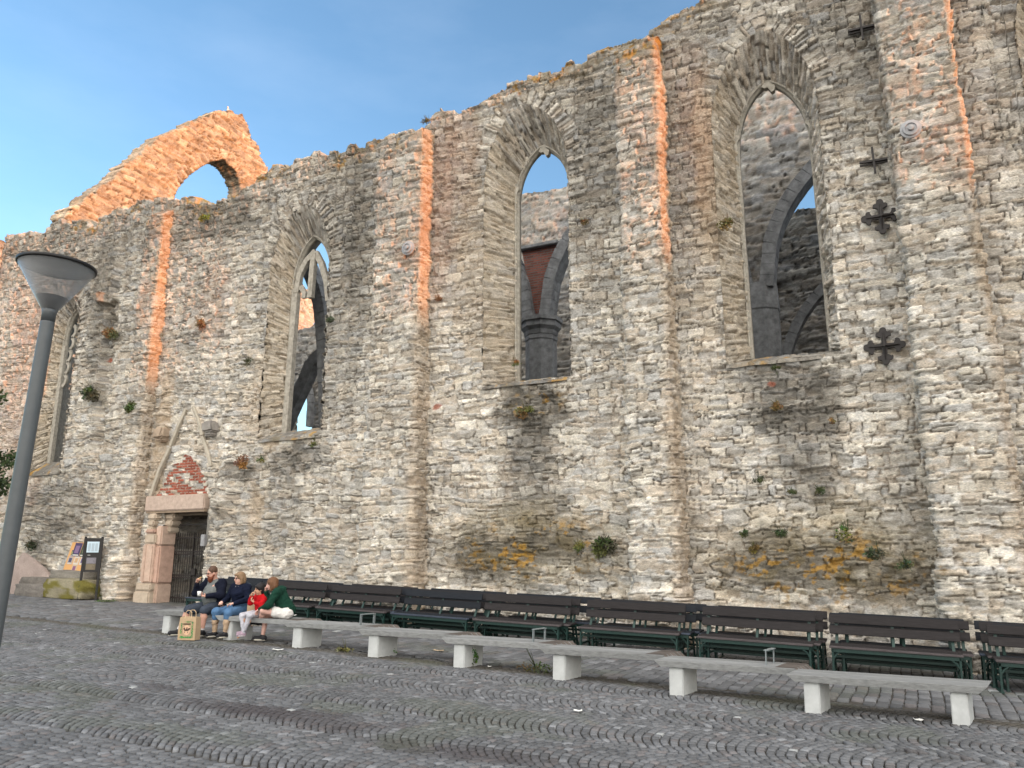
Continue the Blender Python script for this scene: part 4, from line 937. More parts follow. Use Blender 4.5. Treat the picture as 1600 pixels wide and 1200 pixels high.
def rock(name, loc, size, rz, seed, col, label, cat, group=None, moss=0., tiltx=0.):
    n = 26; bm = bmesh.new(); bmesh.ops.create_cube(bm, size=2); bmesh.ops.subdivide_edges(bm, edges=bm.edges[:], cuts=14, use_grid_fill=True)
    v = np.array([q.co[:] for q in bm.verts]); f = np.array([[q.index for q in fc.verts] for fc in bm.faces]); bm.free()
    r = np.linalg.norm(v, axis=1, keepdims=True); v = v*(.72+.28*(1.2/r)); v *= np.array(size)/2*1.06
    d = (fbm(v[:, 0]*2.2+seed, v[:, 1]*2.2+v[:, 2]*3, 4, seed)-.5)*.14+(fbm(v[:, 0]*3+seed, v[:, 2]*16, 3, seed+1)-.5)*.06
    v = v*(1+d[:, None]*1.5); cc = np.array(col)*(.7+.6*fbm(v[:, 0]*5+seed, v[:, 2]*8+v[:, 1]*5, 4, seed+2))[:, None]
    k = sst(.5, .62, fbm(v[:, 0]*2.5, v[:, 2]*2.5+v[:, 1], 3, seed+5)+.12*(v[:, 2] > 0))*moss; cc = cc*(1-k[:, None])+np.array([.17,.15,.03])*k[:, None]
    o = mesh_np(name, v, f, M['rubble'], None, cc); o.location = loc; o.rotation_euler = (tiltx, TILT, rz); return tag(o, label, cat, group)
gg = gz(-24)
def rk(px0, px1, pyb, h, dpt, yc, seed, col, label, moss=0.):
    A_ = at_y(px0, pyb, yc-dpt/2); B_ = at_y(px1, pyb, yc-dpt/2); return rock('stone_block', ((A_[0]+B_[0])/2, yc, A_[2]+h/2-.02), (B_[0]-A_[0], dpt, h), 0, seed, col, label, 'stone', 'loose stones by the wall', moss)
rk(67, 126, 933, .56, .7, -.70, 11, (.30,.27,.19), 'mossy squared block at the foot of the information stand', .9)
rk(22, 66, 934, .42, .65, -.75, 12, (.22,.20,.18), 'low rough grey block left of the mossy block')
rk(30, 80, 920, .38, .5, -.45, 13, (.20,.18,.16), 'dark slab lying on top of the low rough block')
rk(76, 130, 908, .34, .5, -.45, 14, (.25,.23,.20), 'long grey slab lying on top of the mossy block')
A_ = at_y(25, 925, -.9); o = rock('stone_slab', (A_[0]-.2, -.55, A_[2]+.30), (1.9, .16, 1.3), 0, 17, (.36,.29,.26), 'pale pinkish slab leaning against the wall left of the loose blocks', 'stone slab'); o.rotation_euler = (R(-24), R(24), 0)

# ------------------------------------------------------------------ folding chair with mint seat beside the gate
p = at_g(300, 942); t = empty('folding_chair', (p[0]+.25, p[1]+.2, gz(p[0])), R(-14), 'small green folding chair with mint seat and white cloth, by the iron gate', 'chair')
mb = MB(); mb.box((-.24, -.2, .44), (.24, .2, .475), bev=.01, col=(.16,.52,.42)); mb.build('seat', M['print'], t)
for sx in (-.22, .22):
    mb = MB(); mb.tube([(sx, -.22, 0), (sx, .18, .46), (sx, .26, .86)], .012, n=6); mb.build('leg', M['green_steel'], t)
    mb = MB(); mb.tube([(sx*.92, .24, 0), (sx*.92, -.18, .46)], .012, n=6); mb.build('leg', M['green_steel'], t)
mb = MB(); mb.box((-.22, .24, .72), (.22, .26, .80), col=(.03,.14,.1)); mb.build('backrest', M['print'], t)
nu = 24; Ug, Vg = np.meshgrid(np.linspace(-1, 1, nu), np.linspace(-1, 1, nu)); zz = .66+.10*fbm(Ug*2.2, Vg*2.2, 3, 3)+.06*(1-np.abs(Ug))-.05*Vg**2
o = mesh_np('white_cloth', np.stack([Ug*.27, .12+Vg*.17, zz+.06], -1).reshape(-1, 3), gridfaces(nu, nu), M['cloth'], None, np.full((nu*nu, 3), .72)); 
md = o.modifiers.new('solid', 'SOLIDIFY'); md.thickness = .05; o.location = (p[0]+.25, p[1]+.2, gz(p[0])); o.rotation_euler = (0, 0, R(-14)); tag(o, 'crumpled white cloth lying on the mint folding chair', 'cloth')

# ------------------------------------------------------------------ plants
def leaves(mb_v, mb_f, mb_c, c, r, n, ls, col, rs, up=.4, hang=0.):
    for _ in range(n):
        d = Vector((rs.gauss(0, 1), rs.gauss(0, 1), rs.gauss(0, 1))); d.normalize(); q = Vector(c)+Vector((d.x*r[0], d.y*r[1], d.z*r[2]))*rs.random()**.45
        a = Vector((rs.gauss(0, 1), rs.gauss(0, 1), rs.gauss(0, 1)+up)).normalized(); b = a.cross(Vector((rs.gauss(0, 1), rs.gauss(0, 1), rs.gauss(0, 1)))).normalized()
        l = ls*rs.uniform(.6, 1.4); w2 = l*.32; o = len(mb_v)
        mb_v += [q, q+a*l*.5+b*w2, q+a*l, q+a*l*.5-b*w2]; mb_f.append((o, o+1, o+2, o+3)); k = rs.uniform(.55, 1.4); mb_c += [tuple(v*k for v in col)]*4
def tuft(px, py, r, col, label, n=90, yy=-.12, asp=1., cat='plant', name='wall_plant', pos=None, ls=None, grp='plants growing on the wall'):
    p = at_y(px, py, yy) if pos is None else pos; rs = random.Random(px*31+py); V_, F_, C2 = [], [], []
    nc = 3+rs.randrange(3)
    for q_ in range(nc):
        f_ = rs.uniform(.45, .8); cc3 = tuple(v*rs.uniform(.7, 1.35) for v in (col if rs.random() < .75 else (col[0]*1.5, col[1]*1.15, col[2])))
        leaves(V_, F_, C2, (rs.uniform(-.6, .6)*r, -.03, rs.uniform(-.75, .35)*r*asp), (r*f_*1.1, r*.4, r*asp*f_), int(n*.42*f_), ls or max(.03, r*.22), cc3, rs, .6)
    for k in range(6):
        a = Vector((rs.gauss(0, .3), -.4, rs.gauss(0, .5)+.5)).normalized()*r*1.3; o = len(V_); s = Vector((.006, 0, .004)); V_ += [Vector((0, 0, 0))-s, Vector((0, 0, 0))+s, a+s*.5, a-s*.5]; F_.append((o, o+1, o+2, o+3)); C2 += [tuple(v*.8 for v in col)]*4
    mb = MB(); mb.add(V_, F_); mb.c = C2; o = mb.build(name, M['leaf'], None, loc=tuple(p)); return tag(o, label, cat, grp)
gr = (.085,.115,.045); dg = (.060,.078,.040); ol = (.13,.125,.045); bn = (.18,.12,.055)
for a in [(1212,577,.12,gr,'bright green tuft on the sill of the tall window left of the iron crosses'), (1213,634,.13,ol,'dry olive tuft on the dark stain below the window left of the crosses'),
          (1185,747,.12,dg,'small dark plant on the pale wall right of the third buttress'), (1237,769,.10,gr,'small yellow-green tuft low on the right bay, right of a dark plant'),
          (1280,766,.11,dg,'faint dark tuft low on the right bay, beside a yellow-green tuft'), (1325,834,.24,gr,'wide green cushion plant above the orange lichen on the right bay'),
          (1372,864,.20,dg,'green plant left of the foot of the right buttress'), (1415,878,.17,dg,'dark green plant touching the foot of the right buttress'),
          (1218,832,.14,dg,'thin dark plant above the lichen stain on the right bay'), (1165,832,.10,dg,'pair of tiny tufts at the left edge of the right lichen stain'),
          (1178,857,.12,ol,'brownish tuft at the left edge of the right lichen stain'), (1135,350,.20,bn,'brown dry plant on the left jamb of the window beside the iron crosses'),
          (942,852,.30,dg,'largest dark plant at the right end of the middle lichen stain'), (905,855,.18,ol,'olive plant left of the largest dark plant on the middle stain'),
          (820,642,.22,ol,'olive moss plant on the dark apron below the middle window'), (685,465,.13,bn,'brown tuft beside the second buttress, halfway up'),
          (492,690,.18,ol,'olive tuft on the sill of the traceried window'), (313,505,.24,bn,'brown rosette plant on the upper wall between first buttress and traceried window'),
          (203,636,.24,gr,'round green plant on the first buttress'), (145,610,.42,dg,'big leafy plant in the scar left of the first buttress'),
          (176,518,.32,bn,'brown hanging plant in the scar left of the first buttress'), (50,848,.24,dg,'dark plant low on the wall behind the lamp post'),
          (375,722,.24,bn,'brown plant on top of the broken stub right of the doorway'), (408,718,.16,ol,'small tuft below the traceried window, right of the broken stub'),
          (388,565,.16,dg,'dark tuft at the left side of the traceried window'), (518,500,.16,dg,'dark tuft right of the traceried window opening'),
          (320,342,.22,(.16,.15,.03),'yellow-green moss cushion near the wall top right of the first buttress'), (806,567,.12,bn,'brown tuft on the left jamb of the middle window'),
          (912,348,.13,bn,'brown tuft right of the middle window'), (668,190,.15,(.11,.095,.03),'olive moss clump on the wall top above the second buttress'),
          (1300,658,.08,bn,'tiny brown tuft on the right bay below the window')]:
    px, py, r, c, l = a; yo = -.12
    if 580 < px < 680 or 970 < px < 1060 or 1400 < px: yo = -.75
    if px in (203,): yo = -.72
    if px in (375,): yo = -.45
    if py in (577, 690): yo = .02
    tuft(px, py, r, c, l, n=int(160+r*1500), yy=yo, asp=.75)
def gtuft(px, py, r, h, col, label, n, cat='weed'):
    p = at_g(px, py); return tuft(px, py, r, col, label, n=n, pos=(p[0], p[1], gz(p[0])+h*.42), asp=h/(2*r), cat=cat, name='weed', ls=.045, grp='weeds along the bench row')
gtuft(607, 1022, .20, .17, gr, 'low green weed at the foot of the fourth timber bench from the left', 260)
gtuft(738, 1040, .14, .40, (.07,.105,.03), 'tall upright weed against the foot of the fifth timber bench', 300)
gtuft(836, 1050, .26, .22, (.06,.07,.035), 'sparse spreading weed left of the sixth timber bench', 150)
gtuft(540, 1018, .18, .06, ol, 'flat dry weed between the third and fourth timber benches', 90)
gtuft(160, 940, .5, .05, gr, 'thin strip of grass at the foot of the information stand', 260, 'grass')

def tree(px, py, yy, label):
    c = at_y(px, py, yy); base = Vector((c[0]-1.2, yy, gz(c[0]))); t = empty('tree', base, 0, label, 'tree'); top = Vector((c[0], yy, c[2]))-base; rs = random.Random(5); mb = MB()
    mb.tube([(0, 0, -.1), (.1, .05, 1.5), (.0, .1, 3.2), (-.1, .2, 5.6)], [.19, .15, .12, .05], 10, col=(.07,.055,.04)); V_, F_, C2 = [], [], []
    for k in range(46):
        a = rs.uniform(0, 6.28); zz = rs.uniform(2.2, 6.6); rr = rs.uniform(.6, 1.75)*(1.1-abs(zz-4.2)/4.2); e = Vector((rr*math.cos(a), rr*math.sin(a), zz))
        mb.tube([(0, .1, zz*.72), tuple(e*.6+Vector((0, 0, zz*.3))), tuple(e)], [.04, .022, .008], 5, col=(.07,.055,.04)); leaves(V_, F_, C2, e, (.42, .42, .26), 130, .12, (.035,.060,.018), rs, -.2)
    mb.build('trunk', M['plaster'], t); q = MB(); q.add(V_, F_); q.c = C2; q.build('crown', M['leaf'], t); return t
tree(-22, 605, -3.6, 'dark green leafy tree whose outer leaves reach in at the left edge')

# gull on the gable top
c = at_x(357, 176, XG)
# ------------------------------------------------------------------ houses west of the square (they shade the lower wall)
def house(x, y0, y1, ze, zr, col, label):
    t = empty('town_house', (x, (y0+y1)/2, gz(x)), 0, label, 'house'); hw = (y1-y0)/2; dpt = 9.; g0 = -1.; ze -= gz(x); zr -= gz(x)
    mb = MB(); mb.box((0, -hw, g0), (dpt, hw, ze), col=col); mb.add([(0, -hw, ze), (dpt, -hw, ze), (dpt/2, -hw, zr), (0, hw, ze), (dpt, hw, ze), (dpt/2, hw, zr)], [(0, 1, 2), (3, 5, 4), (0, 2, 5, 3), (1, 4, 5, 2)], col=col); mb.build('wall', M['plaster'], t)
    mb = MB(); 
    for s in (0, 1):
        xe = -.4 if s == 0 else dpt+.4; ze2 = ze-.15
        mb.add([(xe, -hw-.15, ze2), (xe, hw+.15, ze2), (dpt/2, hw+.15, zr+.05), (dpt/2, -hw-.15, zr+.05), (xe, -hw-.15, ze2+.16), (xe, hw+.15, ze2+.16), (dpt/2, hw+.15, zr+.22), (dpt/2, -hw-.15, zr+.22)], [(0,1,2,3),(4,7,6,5),(0,4,5,1),(1,5,6,2),(2,6,7,3),(3,7,4,0)], col=(.28,.10,.06))
    mb.build('roof', M['plaster'], t)
    n_ = int((y1-y0)/2.4)
    for f in range(2):
        for k in range(n_):
            yy = -hw+(k+.5)*(2*hw/n_); z = 1.2+f*3.0
            if z+1.5 > ze: continue
            mb = MB(); mb.box((-.06, yy-.55, z), (.0, yy+.55, z+1.5), col=(.6,.58,.53)); w_ = mb.build('window', M['plaster'], t); mb = MB(); mb.box((-.075, yy-.45, z+.1), (-.062, yy+.45, z+1.4), col=(.03,.04,.05)); mb.build('pane', M['print'], w_)
house(34, -8.5, 4.0, 8.2, 11.35, (.52,.42,.28), 'ochre plastered town house with tiled roof at the west side of the square')
house(34.3, -17.6, -8.6, 7.8, 11.1, (.55,.50,.45), 'pale grey plastered town house beside the ochre one')
house(34, -28, -17.7, 8.6, 11.6, (.45,.30,.24), 'brick-red plastered town house at the south-west of the square')
print('props')
# ------------------------------------------------------------------ organic surfaces: smooth-blended capsules polygonised as one skin
def cap(a, b, ra, rb=None): return ('c', np.array(a, float), np.array(b, float), ra, ra if rb is None else rb)
def ell(c, r, Mx=None): return ('e', np.array(c, float), np.array(r, float), Mx)
def nets(prims, h=.01, k=.03, cuts=(), pad=.03):
    lo = np.full(3, 1e9); hi = -lo
    for p in prims:
        if p[0] == 'c': lo = np.minimum(lo, np.minimum(p[1]-p[3], p[2]-p[4])); hi = np.maximum(hi, np.maximum(p[1]+p[3], p[2]+p[4]))
        else: m_ = p[2].max(); lo = np.minimum(lo, p[1]-m_); hi = np.maximum(hi, p[1]+m_)
    lo -= pad; hi += pad; n = np.ceil((hi-lo)/h).astype(int)+1; ax = [lo[i]+np.arange(n[i])*h for i in range(3)]
    F_ = np.full(n, .5)
    def ev(p, X, Y, Z):
        if p[0] == 'c':
            a, b = p[1], p[2]; e = b-a; L = (e*e).sum()+1e-9; t = np.clip(((X-a[0])*e[0]+(Y-a[1])*e[1]+(Z-a[2])*e[2])/L, 0, 1)
            return np.sqrt((X-a[0]-t*e[0])**2+(Y-a[1]-t*e[1])**2+(Z-a[2]-t*e[2])**2)-(p[3]+(p[4]-p[3])*t)
        d = [X-p[1][0], Y-p[1][1], Z-p[1][2]]
        if p[3] is not None: Q = np.array(p[3]); d = [Q[0][i]*d[0]+Q[1][i]*d[1]+Q[2][i]*d[2] for i in range(3)]
        r = p[2]; q = np.sqrt((d[0]/r[0])**2+(d[1]/r[1])**2+(d[2]/r[2])**2); q2 = np.sqrt((d[0]/r[0]**2)**2+(d[1]/r[1]**2)**2+(d[2]/r[2]**2)**2)+1e-9
        return q*(q-1)/q2
    def box(p, g_):
        if p[0] == 'c': a = np.minimum(p[1]-p[3], p[2]-p[4])-g_; b = np.maximum(p[1]+p[3], p[2]+p[4])+g_
        else: a = p[1]-p[2].max()-g_; b = p[1]+p[2].max()+g_
        i0 = np.clip(np.floor((a-lo)/h).astype(int), 0, n-1); i1 = np.clip(np.ceil((b-lo)/h).astype(int)+1, 1, n); return i0, i1
    for p in prims:
        i0, i1 = box(p, .10); s = np.s_[i0[0]:i1[0], i0[1]:i1[1], i0[2]:i1[2]]
        X, Y, Z = ax[0][i0[0]:i1[0], None, None], ax[1][None, i0[1]:i1[1], None], ax[2][None, None, i0[2]:i1[2]]
        d = ev(p, X, Y, Z); kk = min(k, .9*(p[3] if p[0] == 'c' else p[2].min())); f = F_[s]; q = np.maximum(kk-np.abs(f-d), 0)/kk; F_[s] = np.minimum(f, d)-q*q*kk*.25
    for p in cuts:
        X, Y, Z = ax[0][:, None, None], ax[1][None, :, None], ax[2][None, None, :]
        F_ = np.maximum(F_, -ev(p, X, Y, Z))
    S = F_ < 0; a = [S[i:n[0]-1+i, j:n[1]-1+j, l:n[2]-1+l] for i in (0, 1) for j in (0, 1) for l in (0, 1)]; cnt = sum(q.astype(np.int8) for q in a); act = (cnt > 0) & (cnt < 8)
    ids = np.full(act.shape, -1); ids[act] = np.arange(act.sum()); I, J, K = np.nonzero(act); P_ = np.zeros((len(I), 3)); W_ = np.zeros(len(I))
    cor = [(i, j, l) for i in (0, 1) for j in (0, 1) for l in (0, 1)]
    for u in range(8):
        for v in range(u+1, 8):
            c0, c1 = np.array(cor[u]), np.array(cor[v])
            if abs(c0-c1).sum() != 1: continue
            f0 = F_[I+c0[0], J+c0[1], K+c0[2]]; f1 = F_[I+c1[0], J+c1[1], K+c1[2]]; m_ = (f0 < 0) != (f1 < 0); t = np.where(m_, f0/(f0-f1+1e-12), 0)
            P_ += np.where(m_[:, None], c0+(c1-c0)*t[:, None], 0); W_ += m_
    P_ = P_/W_[:, None]; P_ = (np.stack([I, J, K], -1)+P_)*h+lo; fs = []
    for ax_ in range(3):
        s0 = S[tuple(slice(0, -1) if i == ax_ else slice(None) for i in range(3))]; s1 = S[tuple(slice(1, None) if i == ax_ else slice(None) for i in range(3))]
        for sg_, m_ in ((1, s0 & ~s1), (-1, ~s0 & s1)):
            g_ = np.nonzero(m_); 
            if not len(g_[0]): continue
            g_ = [np.array(q) for q in g_]; o1, o2 = [(1, 2), (2, 0), (0, 1)][ax_]; ok = (g_[o1] > 0) & (g_[o2] > 0); 
            for i in range(3): ok &= (g_[i] < ids.shape[i])
            g_ = [q[ok] for q in g_]
            def idd(d1, d2):
                q = [v.copy() for v in g_]; q[o1] = q[o1]+d1; q[o2] = q[o2]+d2; return ids[q[0], q[1], q[2]]
            f = np.stack([idd(-1, -1), idd(0, -1), idd(0, 0), idd(-1, 0)], -1); f = f[(f >= 0).all(1)]; fs.append(f if sg_ > 0 else f[:, ::-1])
    return P_, np.concatenate(fs)
def skin_mesh(name, prims, mk, col, parent, h=.01, k=.03, cuts=(), colf=None):
    v, f = nets(prims, h, k, cuts); c = np.tile(np.array(col, float), (len(v), 1))
    if colf: c = colf(v, c)
    o = mesh_np(name, v, f, M[mk], parent, c, True)
    if mk == 'cloth' and h >= .010:
        nn_ = np.empty(len(v)*3, np.float32); o.data.vertices.foreach_get('normal', nn_); nn_ = nn_.reshape(-1, 3); sd_ = len(v) % 97
        wv = (fbm(v[:, 0]*9+v[:, 2]*14+sd_, v[:, 1]*9-v[:, 2]*11, 3, sd_)-.5)*.024+(fbm(v[:, 2]*30+v[:, 0]*9, v[:, 1]*12+v[:, 0]*6, 2, sd_+3)-.5)*.010
        o.data.vertices.foreach_set('co', (v+nn_*wv[:, None]).astype(np.float32).ravel()); o.data.update()
    return o
def hand(w_, d, n_, side, curl=(40, 95), s=1.0):
    """palm, four bent fingers of different length and a thumb off the side of the palm"""
    w_, d, n_ = [Vector(q) for q in (w_, d, n_)]; d.normalize(); n_ = (n_-d*n_.dot(d)).normalized(); c = d.cross(n_).normalized()*side; P_ = []
    for o in (-.022, 0, .022): P_.append(cap(w_+d*.015*s+c*o*.6*s, w_+d*.078*s+c*o*s, .017*s, .015*s))
    for k, L in enumerate((.068, .078, .073, .056)):
        b = w_+d*.082*s+c*(.030-.020*k)*s; a1, a2 = R(curl[0]+4*k), R(curl[1]+5*k); m_ = b+(d*math.cos(a1)+n_*math.sin(a1))*L*.5*s; e = m_+(d*math.cos(a2)+n_*math.sin(a2))*L*.5*s
        P_ += [cap(b, m_, .0092*s, .0088*s), cap(m_, e, .0088*s, .0078*s)]
    b = w_+d*.025*s+c*.030*s; m_ = b+(d*.6+c*.6+n_*.4).normalized()*.036*s; e = m_+(d*.8+c*.05+n_*.65).normalized()*.030*s; P_ += [cap(b, m_, .012*s, .011*s), cap(m_, e, .011*s, .009*s)]
    return P_
def person(label, pos, rz, J, skin=(.52,.30,.22), hs=1.0, bulk=1.0, limbs=1.0, head=(0, 0), grp=None, hands=None):
    t = empty('person', pos, rz, label, 'person', grp); V3 = lambda q: Vector(q)
    yaw, pit = head; Q = Matrix.Rotation(R(yaw), 3, 'Z') @ Matrix.Rotation(R(pit), 3, 'Y'); hc = V3(J['head'])
    hp = lambda x, y, z: hc+Q @ (Vector((x, y, z))*hs); Qm = [list(r) for r in Q.transposed()]; Qn = np.array(Q).T
    QM = np.array([[Q[j][i] for j in range(3)] for i in range(3)]).T
    L_ = limbs; P_ = [ell(hp(-.01, 0, .015), np.array((.098, .076, .105))*hs, QM), ell(hp(.022, 0, -.045), np.array((.070, .060, .072))*hs, QM), cap(hp(.094, 0, .0), hp(.110, 0, -.028), .009*hs, .013*hs),
         cap(hp(.086, -.018, -.062), hp(.086, .018, -.062), .009*hs), ell(hp(.062, 0, -.098), np.array((.026, .026, .020))*hs, QM), cap(hp(.083, -.03, .022), hp(.083, .03, .022), .011*hs)]
    for s in (-1, 1): P_ += [ell(hp(-.005, s*.078, -.015), np.array((.020, .010, .030))*hs, QM)]
    P_ += [cap(J['neck'], hp(-.015, 0, -.05), .056*L_*hs, .052*L_*hs), cap(J['che'], J['neck'], .10*bulk, .06*L_), cap(J['pel'], J['che'], .125*bulk, .125*bulk)]
    for s in 'LR':
        P_ += [cap(J['che'], J['sh'+s], .085*bulk, .062*L_), cap(J['sh'+s], J['el'+s], .050*L_, .038*L_), cap(J['el'+s], J['wr'+s], .038*L_, .025*L_), cap(J['pel'], J['hip'+s], .10*bulk, .10*bulk),
               cap(J['hip'+s], J['kn'+s], .088*L_*bulk**.5, .058*L_)]
        k_, a_ = V3(J['kn'+s]), V3(J['an'+s]); cb = k_.lerp(a_, .32)+(V3(J['hip'+s])-k_).normalized()*.018; P_ += [cap(k_, cb, .054*L_, .055*L_), cap(cb, a_, .055*L_, .033*L_), cap(a_, V3(J['to'+s]), .034*L_, .022*L_)]
        hd = hands[s] if hands else ((V3(J['wr'+s])-V3(J['el'+s])), (0, 0, -1), (35, 80)); P_ += hand(J['wr'+s], hd[0], hd[1], 1 if s == 'L' else -1, hd[2], s=.95*hs)
    e1, e2 = [np.array(hp(.090, s*.031, .004)) for s in (-1, 1)]; mo_ = np.array(hp(.095, 0, -.062)); br = [np.array(hp(.092, s*.033, .024)) for s in (-1, 1)]
    def colf(v, c):
        for e in (e1, e2): c[np.linalg.norm(v-e, axis=1) < .0145*hs] = (.035, .025, .022)
        for e in br: d = (v-e) ; c[(np.linalg.norm(d*np.array([1, .7, 1.8]), axis=1) < .016*hs)] *= .5
        c[np.linalg.norm((v-mo_)*np.array([1, .55, 1.9]), axis=1) < .017*hs] = np.array(skin)*np.array([.85, .5, .5])
        return c
    skin_mesh('body', P_, 'skin', skin, t, .0085, .03, colf=colf); return t, hp
def shoe(t, an, to, col=(.012,.012,.015), sole=(.55,.52,.45), s=1.0):
    a, b = Vector(an), Vector(to); d = (b-a); d.z = 0 if abs(d.z) < .12 else d.z; d.normalize(); dn = Vector((0, 0, -1)) if abs(d.z) < .2 else (Vector((0, 0, -1))-d*Vector((0, 0, -1)).dot(d)).normalized()
    base = a+dn*.028*s; h_ = skin_mesh('shoe', [cap(base-d*.045*s, base+d*.15*s, .043*s, .040*s), cap(base-d*.02*s, a-dn*.01, .045*s, .046*s)], 'shoe', col, t, .010, .03)
    skin_mesh('sole', [cap(base-d*.05*s+dn*.030*s, base+d*.16*s+dn*.030*s, .020*s, .018*s), cap(base-d*.04*s+dn*.030*s+Vector((0, .022, 0)), base+d*.14*s+dn*.03*s+Vector((0, .024, 0)), .018*s), cap(base-d*.04*s+dn*.030*s-Vector((0, .022, 0)), base+d*.14*s+dn*.03*s-Vector((0, .024, 0)), .018*s)], 'shoe', sole, h_, .010, .02)
def glasses(t, hp, col):
    mb = MB()
    for s in (-1, 1): mb.tube([hp(.102, s*(.034+.021*math.cos(a)), .002+.016*math.sin(a)) for a in np.linspace(0, 2*math.pi, 11)], .0028, n=4); mb.tube([hp(.098, s*.056, .006), hp(.02, s*.080, .006)], .0028, n=4)
    mb.tube([hp(.106, -.012, .006), hp(.106, .012, .006)], .0028, n=4); mb.c = [col]*len(mb.v); mb.build('glasses', M['shoe'], t)
v_ = lambda a, b, t: tuple(Vector(a).lerp(Vector(b), t))

# bearded man
J = dict(pel=(0,0,.58), che=(.05,0,.90), neck=(.07,0,1.09), head=(.14,0,1.235), shL=(.04,.205,1.03), shR=(.05,-.205,1.03), elL=(.14,.30,.80), wrL=(.36,.12,.78), elR=(.26,-.29,.83), wrR=(.34,-.19,1.05),
         hipL=(.02,.11,.56), hipR=(.02,-.11,.56), knL=(.46,.20,.51), knR=(.44,-.27,.51), anL=(.47,.20,.10), anR=(.50,-.40,.10), toL=(.62,.23,.05), toR=(.64,-.46,.05))
f = at_g(318, 998); mp_ = Vector((f[0]-.32, f[1]+.52, 0)); mp_.z = gz(mp_.x)+.01
t, hp = person('bearded man in navy cardigan, grey shirt and shorts, eating and holding a white cup', mp_, R(-90), J, (.52,.29,.22), 1.05, 1.38, 1.16, (-22, 14), 'people resting on the timber benches', hands={'L': ((.3,-.6,.1), (.2,0,1), (50, 100)), 'R': ((.25,.45,.75), (-.2,.7,-.4), (55, 110))})
skin_mesh('hair', [ell(hp(-.022, 0, .040), np.array((.098,.083,.098))*1.05)], 'hair', (.085,.045,.028), t, .009, .02, cuts=[ell(hp(.10, 0, -.03), (.085,.10,.10))])
skin_mesh('beard', [ell(hp(.045, 0, -.090), (.062,.062,.062)), ell(hp(.055, 0, -.135), (.045,.048,.05)), cap(hp(.0, -.068, -.04), hp(.05, -.045, -.10), .022), cap(hp(.0, .068, -.04), hp(.05, .045, -.10), .022), cap(hp(.090, -.03, -.045), hp(.090, .03, -.045), .011)], 'hair', (.16,.045,.02), t, .009, .025)
glasses(t, hp, (.03,.02,.02))
skin_mesh('t_shirt', [cap((.03,0,.60), (.07,0,.86), .195, .185), ell((.09,0,.76), (.21,.20,.20)), cap((.05,0,.9), (.07,0,1.05), .17, .09), cap((.04,-.13,1.02), (.04,.13,1.02), .09)], 'cloth', (.14,.15,.15), t, .012, .05)
pr_ = [cap((-.03,0,.62), (-.0,0,.92), .205, .19), cap((.02,-.16,1.02), (.02,.16,1.02), .10), cap((.05,-.15,.62), (.06,-.15,.95), .10, .09), cap((.05,.15,.62), (.06,.15,.95), .10, .09)]
for s in 'LR': pr_ += [cap(J['sh'+s], J['el'+s], .092, .070), cap(J['el'+s], v_(J['el'+s], J['wr'+s], .93), .068, .045)]
skin_mesh('cardigan', pr_, 'cloth', (.008,.010,.020), t, .012, .05, cuts=[ell((.33,0,.86), (.24,.105,.42)), ell((.08,0,1.17), (.09,.075,.13))])
pr_ = [cap((-.02,-.08,.55), (-.02,.08,.55), .155)]
for s in 'LR': pr_ += [cap(J['hip'+s], v_(J['hip'+s], J['kn'+s], .96), .128, .098)]
skin_mesh('shorts', pr_, 'cloth', (.045,.055,.075), t, .012, .05, cuts=[ell((0,0,.36), (.3,.4,.085))])
for s in 'LR': shoe(t, J['an'+s], J['to'+s], s=1.15); skin_mesh('sock', [cap(v_(J['an'+s], J['kn'+s], .02), v_(J['an'+s], J['kn'+s], .16), .046, .047)], 'cloth', (.55,.52,.52), t, .01)
cp = Vector((.46,.03,.83)); mb = MB(); mb.lathe([(.030, -.045), (.040, .05), (.036, .05), (.028, -.035)], 16, Matrix.Translation(cp), col=(.75,.74,.72)); o = mb.build('paper_cup', M['paper'], None, True); o.location = mp_; o.rotation_euler = (0, 0, R(-90)); tag(o, 'small white paper cup in the left hand of the bearded man', 'cup')
mb = MB(); a = Vector(J['wrR'])+Vector((.03,.07,.07)); mb.tube([a+Vector((.0,-.03,-.01)), a+Vector((0,.07,.03))], [.010,.012], 7, col=(.62,.42,.2)); o = mb.build('food_stick', M['paper'], None, True); o.location = mp_; o.rotation_euler = (0, 0, R(-90)); tag(o, 'pale strip of food in the raised right hand of the bearded man', 'food')

# woman in navy
J = dict(pel=(0,0,.56), che=(.02,0,.84), neck=(.03,0,1.01), head=(.07,0,1.15), shL=(.02,.18,.97), shR=(.02,-.18,.97), elL=(.06,.27,.74), wrL=(.30,.12,.665), elR=(.10,-.27,.74), wrR=(.34,-.17,.68),
         hipL=(.02,.10,.54), hipR=(.02,-.10,.54), knL=(.46,.16,.50), knR=(.46,-.17,.50), anL=(.50,.15,.10), anR=(.46,-.17,.10), toL=(.64,.13,.05), toR=(.60,-.20,.05))
f = at_g(362, 1002); wp = Vector((f[0]-.40, f[1]+.55, 0)); wp.z = gz(wp.x)+.01
t, hp = person('woman with blond bob and glasses in navy jumper, rolled jeans and tan stockings', wp, R(-90), J, (.60,.37,.29), 1.0, 1.12, 1.02, (-14, 4), 'people resting on the timber benches', hands={'L': ((.5,-.6,-.05), (0,0,-1), (30, 70)), 'R': ((.6,.4,.1), (0,.5,-.6), (45, 100))})
